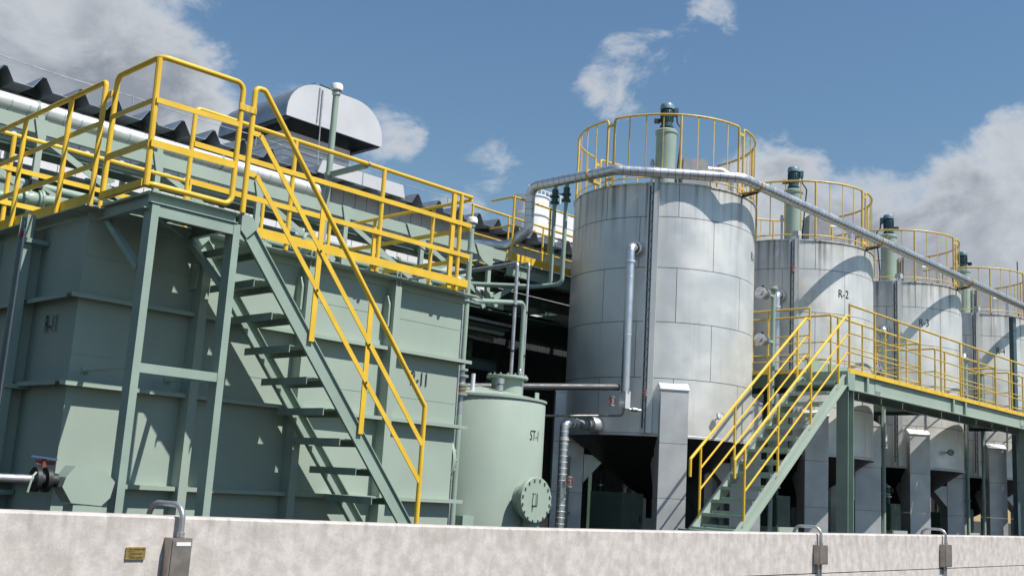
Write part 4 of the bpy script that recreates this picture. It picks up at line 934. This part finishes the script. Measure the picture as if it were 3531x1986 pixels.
# ================================================================ equipment under the round tanks
WH = ['R-1', 'R-2', 'R-3', 'R-4']
for i in range(4):
    x = CX[i]
    if i < 3:
        bx = x+(2.2, 2.2, 1.62)[i]
        t = thing('pump_unit', 'dark green boxed pump on a pale base frame between tanks %s and R-%d' % (WH[i], i+2), 'pump', (bx, 9.7, YARD), 'pumps between the round tanks')
        MB().box(bx-.34, bx+.36, 9.43, 10.02, YARD, -.52).build('plinth', 'slab', t)
        for y_ in (9.46, 9.96): MB().channel((bx-.318, y_, -.45), (bx+.318, y_, -.45), .14, .06, .012, side=-1).build('base_channel', 'green', t)
        for xx in (bx-.33, bx+.33): MB().box(xx-.012, xx+.012, 9.44, 9.98, -.518, -.382).build('frame_end', 'green', t)
        MB().box(bx-.27, bx+.20, 9.52, 9.92, -.378, .14).build('pump_housing', 'dkgreen', t)
        MB().box(bx-.25, bx+.18, 9.508, 9.5195, -.34, .10).build('cover_plate', 'dkgreen', t)
        MB().tube(fillet([(bx+.05, 9.72, .14), (bx+.05, 9.72, .5), (bx+.05, 10.3, .62), (bx-.4, 10.8, .62)], .12), .05, 12).build('suction_pipe', 'dkgreen', t)
        MB().lathe([(.05, 0), (.085, .003), (.085, .028), (.05, .03)], (bx+.05, 9.72, .26), Z_, 14).build('flange', 'steel', t)
        handwheel_valve('small handwheel valve over the boxed pump between tanks %s and R-%d' % (WH[i], i+2), (bx+.05, 9.72, .40), (-.7, -.7, 0), (0, 0, 1), .055, 'steel', 'dkgreen')
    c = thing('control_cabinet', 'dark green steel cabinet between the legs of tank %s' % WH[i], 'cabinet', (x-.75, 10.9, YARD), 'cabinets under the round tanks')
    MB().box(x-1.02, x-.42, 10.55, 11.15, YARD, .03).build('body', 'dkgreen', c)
    MB().box(x-1.0, x-.44, 10.538, 10.5495, YARD+.06, .0).build('door', 'dkgreen', c)
    MB().box(x-.52, x-.49, 10.52, 10.5375, -.42, -.32).build('handle', 'dark', c)
    for k, (dx, r, cm) in enumerate(((-1.25, .03, 'green2'), (-.3, .035, 'dkgreen'), (.45, .04, 'steel'))):
        p = thing('tank_feed_pipe', ['slim pale feed pipe', 'dark feed pipe', 'steel drain pipe'][k]+' rising under tank %s' % WH[i], 'pipe', (x+dx, 11.5, YARD), 'pipes under the round tanks')
        MB().tube([(x+dx, 11.45+.08*k, YARD), (x+dx, 11.45+.08*k, .55)], r, 10).build('pipe', cm, p)
        for z in (-.35, .12): MB().lathe([(r, z), (r+.03, z+.003), (r+.03, z+.025), (r, z+.028)], (x+dx, 11.45+.08*k, 0), Z_, 12).build('flange', 'steel', p)
for i, (x, y, z) in enumerate(((22.15, 12.9, .45), (22.15, 12.9, -.05))):
    pass
t = thing('yellow_marker_post', 'yellow and black marker post seen between tanks R-2 and R-3', 'marker', (21.6, 12.3, YARD))
q = atY(3075, 1690, 12.3)
for k in range(7): MB().lathe([(.0, 0), (.05, 0), (.05, .22), (.0, .22)], (q.x, 12.3, YARD+.235*k), Z_, 12).build('band', 'yellow' if k % 2 else 'dark', t)

# ================================================================ pipe rack behind the square tank
rk = thing('pipe_rack', 'pale green steel pipe rack between tank R-11 and the factory', 'pipe rack', (8, 12.7, YARD))
RX = [3.22+1.4735*k for k in range(-6, 7)]
for y, z in ((12.30, 3.755), (13.20, 3.755)):
    MB().channel((-6, y, z), (12.45, y, z), .165, .07, .01, side=-1 if y < 13 else 1).build('top_beam', 'green', rk)
for y in (12.30, 13.20):
    MB().channel((-6, y, 2.93), (12.45, y, 2.93), .14, .07, .01, side=-1).build('bottom_beam', 'green2', rk)
for k, x in enumerate(RX):
    for y in (12.285, 13.2):
        MB().bar((x, y, 3.003), (x, y, 3.668), .07, .06, (0, 1, 0)).build('hanger', 'green', rk)
        if y < 13:
            MB().prism([(x-.36, y-.03, 3.845), (x+.05, y-.03, 3.845), (x+.05, y-.03, 3.50), (x-.17, y-.03, 3.58), (x-.26, y-.03, 3.66)] if k in (11, 12) else [(x-.10, y-.03, 3.84), (x+.05, y-.03, 3.84), (x+.05, y-.03, 3.58), (x-.03, y-.03, 3.58)], (0, -.012, 0)).build('gusset', 'green', rk)
            MB().prism([(x-.04, y-.03, 3.10), (x+.26, y-.03, 3.02), (x+.26, y-.03, 2.88), (x-.04, y-.03, 2.86)], (0, -.012, 0)).build('gusset', 'green', rk)
    MB().bar((x, 12.34, 3.73), (x, 13.16, 3.73), .06, .10).build('cross_beam', 'green2', rk)
    MB().bar((x, 12.34, 2.93), (x, 13.16, 2.93), .06, .12).build('cross_beam', 'green2', rk)
    if k < 12:
        a, b_ = (x+.10, 3.62), (RX[k+1]-.12, 3.02)
        MB().bar((a[0], 12.30, a[1]), (b_[0], 12.30, b_[1]), .012, .075).build('diagonal_brace', 'green', rk)
        MB().bar((a[0], 13.2, b_[1]), (b_[0], 13.2, a[1]), .012, .075).build('diagonal_brace', 'green2', rk)
for x in (-5.62, -1.2, 3.22, 7.64, 12.06):
    for y in ((12.30, 13.20) if x < 12 else (13.20,)): MB().beam((x, y, YARD), (x, y, 2.857), .12, .12, .01, .008, up=(1, 0, 0)).build('column', 'dkgreen' if y > 13 else 'green2', rk)  # rear columns get the darker green as painted shade
for x in (5.4, 9.85, 11.3):
    MB().bar((x, 12.42, 3.06), (x, 13.14, 3.06), .30, .008).build('grating', 'dkgreen', rk)
for k in range(11):                              # cable trays, dark undersides
    pass
MB().box(-6, 12.4, 12.85, 13.12, 3.30, 3.32).build('cable_tray', 'dkgreen', rk)
MB().box(-6, 12.4, 12.45, 12.75, 3.50, 3.515).build('cable_tray', 'dkgreen', rk)
random.seed(11)
specs = [(12.42, 3.10, .050, 'green2', 'fat pale green pipe lying lowest at the front of the rack'), (12.56, 3.08, .032, 'steel', 'bright steel pipe lying low in the rack'), (12.66, 3.30, .042, 'green2', 'pale green pipe in the middle of the rack'),
         (12.80, 3.09, .045, 'dkgreen', 'dark green pipe lying low in the rack'), (12.93, 3.42, .036, 'green2', 'green pipe lying on the cable tray of the rack'), (13.05, 3.10, .05, 'dkgreen', 'dark green pipe at the back of the rack'), (12.50, 3.58, .028, 'green', 'slim pale pipe on the upper tray of the rack')]
for y, z, r, mt_, lab in specs:
    t = thing('rack_pipe', lab, 'pipe', (7, y, z), 'pipes lying in the pipe rack')
    MB().tube([(-6.2, y, z), (12.5+random.uniform(-.3, .3), y, z)], r, 12).build('pipe', mt_, t)
    for k in range(5):
        x = random.uniform(3.5, 12); MB().lathe([(r, 0), (r+.022, .003), (r+.022, .02), (r+.006, .022), (r+.006, .028), (r+.022, .03), (r+.022, .047), (r, .05)], (x, y, z), X_, 14).build('flange_pair', mt_, t)
t = thing('insulated_rack_pipe', 'silver insulated pipe lying on top of the pipe rack', 'pipe', (6, 12.45, 3.84))
MB().tube([(-6.3, 12.45, 4.015), (8.68, 12.45, 4.005)], .089, 20).build('jacket', 'shiny2', t)
m = MB(); rings_on(m, [(-6.3, 12.45, 4.015), (8.66, 12.45, 4.005)], .089, .205, .008, .0015, 20); m.build('jacket_bands', 'steel', t)['kind'] = 'stuff'
for x in (4.65, 7.1): MB().lathe([(.089, 0), (.097, .003), (.097, .035), (.089, .038)], (x, 12.45, 4.01), X_, 20).build('hanger_strap', 'green2', t)
for x in (3.3, 4.7, 6.2, 7.64): MB().box(x-.04, x+.04, 12.34, 12.54, 3.842, 3.925).build('saddle', 'green2', t)
MB().tube(fillet([(8.60, 12.45, 4.005), (8.68, 12.47, 4.0), (8.78, 12.8, 3.98)], .05), .088, 16).build('end_elbow', 'shiny2', t)
# pipe with a lever valve on the roof of R-11
t = thing('roof_pipe', 'green pipe with a black lever valve lying along the top of tank R-11', 'pipe', (4.2, 11.6, 2.7))
q0, q1 = atY(-60, 668, 11.7), atY(195, 694, 11.7)
MB().tube([q0-(q1-q0)*.8, q1], .055, 14).build('pipe', 'green2', t)
d = (q1-q0).normalized(); c = atY(75, 682, 11.7)
MB().lathe([(.055, 0), (.10, .003), (.10, .035), (.07, .04), (.085, .10), (.07, .16), (.10, .165), (.10, .20), (.055, .203)], c, d, 18).build('flanged_joint', 'green2', t)
c2 = atY(135, 688, 11.7)
MB().lathe([(.055, 0), (.11, .003), (.11, .03), (.055, .033)], c2, d, 18).build('flange', 'green2', t)
MB().tube([c2-d*.06, c2-d*.06+Z_*.16], .028, 8).build('valve_stem', 'dark', t)
MB().bar(c2-d*.06+Z_*.15, c2+d*.10+Z_*.06, .03, .02).build('valve_lever', 'dark', t)
MB().box(*[q for i, w in enumerate((.06, .05, .045)) for q in ((c2-d*.06+Z_*.16)[i]-w, (c2-d*.06+Z_*.16)[i]+w)]).build('gear_box', 'dark', t)
MB().tube([c2-d*.10-Z_*.02, V((c2.x-.10, c2.y, 2.15))], .03, 8).build('support', 'green2', t)
# small fittings on the roof of R-11
for k, (x, y, h, r, lab) in enumerate(((5.6, 9.35, .22, .05, 'short flanged stub on tank R-11 under the tall vent pipe'), (6.35, 9.25, .30, .035, 'slim flanged stub on the roof of tank R-11'), (7.6, 9.6, .34, .05, 'thick flanged stub on the roof of tank R-11'))):
    t = thing('roof_nozzle', lab, 'nozzle', (x, y, 2.1))
    MB().lathe([(r, 2.098), (r, 2.1+h*.6), (r*1.7, 2.1+h*.6), (r*1.7, 2.1+h*.72), (r*1.2, 2.1+h*.74), (r*1.7, 2.1+h*.76), (r*1.7, 2.1+h*.88), (.0, 2.1+h*.9)], (x, y, 0), Z_, 16).build('stub', 'green2', t)
    MB().tube(fillet([(x, y, 2.1+h*.85), (x, y, 2.1+h*1.3), (x+.4, y+.2, 2.1+h*1.3), (x+.8, y+1.9, 2.1+h*1.3)], .08), r*.6, 10).build('tail_pipe', 'green2', t)
t = thing('hatch_box', 'green box hatch lying on the roof of tank R-11', 'hatch', (7.4, 9.9, 2.1))
MB().box(7.05, 7.75, 9.75, 10.35, 2.098, 2.34).build('box', 'green2', t); MB().box(7.02, 7.78, 9.72, 10.38, 2.341, 2.37).build('lid', 'green', t)

# ================================================================ yellow railed landing beside the insulated riser
t = thing('rack_landing', 'small landing deck with yellow guardrails behind tank R-1', 'landing', (13.8, 12.7, YARD))
MB().box(12.45, 16.2, 12.2, 13.2, 3.66, 3.69).build('deck', 'dkgreen', t)
MB().beam((12.45, 12.25, 3.55), (16.2, 12.25, 3.55), .2, .1).build('beam', 'green2', t)
MB().beam((12.45, 13.15, 3.55), (16.2, 13.15, 3.55), .2, .1).build('beam', 'green2', t)
for x in (12.55, 15.9):
    for y in (13.15,): MB().bar((x, y, YARD), (x, y, 3.445), .1, .1, (0, 1, 0)).build('column', 'dkgreen', t)  # shade under the landing painted in by the darker green
MB().bar((12.45, 12.19, 3.77), (16.2, 12.19, 3.77), .006, .12).build('toe_board', 'yellow', t)
MB().bar((12.45, 13.21, 3.77), (16.2, 13.21, 3.77), .006, .12).build('toe_board', 'yellow', t)
for y in (12.2, 13.2):
    MB().tube([(12.47, y, 4.79), (16.2, y, 4.79)], .020, 8).build('top_rail', 'yellow', t)
    MB().tube([(12.47, y, 4.30), (16.2, y, 4.30)], .014, 8).build('mid_rail', 'yellow', t)
    for x in (12.49, 13.40, 14.33, 15.25): MB().tube([(x, y, 3.69), (x, y, 4.79)], .019, 8).build('post', 'yellow', t)
for z, r in ((4.79, .02), (4.30, .014)): MB().tube([(12.47, 12.2, z), (12.47, 12.72, z)], r, 8).build('end_rail', 'yellow', t)
# dark steelwork under the landing
t = thing('steel_trestle', 'dark green trestle of beams and pipes in the gap behind tank ST-1', 'steelwork', (11.5, 13, YARD))
MB().box(9.0, 24.0, 12.24, 14.38, 2.80, 2.82).build('deck', 'dkgreen', t)  # deck added so that everything below it falls in shade
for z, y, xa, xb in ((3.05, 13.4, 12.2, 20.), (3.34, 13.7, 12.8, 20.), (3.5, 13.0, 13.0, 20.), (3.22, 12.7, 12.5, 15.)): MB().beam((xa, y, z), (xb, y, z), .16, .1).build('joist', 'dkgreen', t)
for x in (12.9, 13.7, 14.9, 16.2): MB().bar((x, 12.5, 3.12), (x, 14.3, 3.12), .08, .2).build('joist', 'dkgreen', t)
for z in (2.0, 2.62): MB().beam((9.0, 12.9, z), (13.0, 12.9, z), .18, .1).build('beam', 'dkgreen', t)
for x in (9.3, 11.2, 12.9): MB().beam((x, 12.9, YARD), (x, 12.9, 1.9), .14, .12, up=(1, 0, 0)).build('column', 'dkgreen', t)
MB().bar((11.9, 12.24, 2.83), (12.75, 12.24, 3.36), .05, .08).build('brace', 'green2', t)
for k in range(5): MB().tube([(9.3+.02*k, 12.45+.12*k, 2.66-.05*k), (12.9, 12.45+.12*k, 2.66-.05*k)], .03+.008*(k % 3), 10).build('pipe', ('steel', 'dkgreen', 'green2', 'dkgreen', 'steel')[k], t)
for o in bpy.data.objects:
    if '_org' in o.keys(): del o['_org']
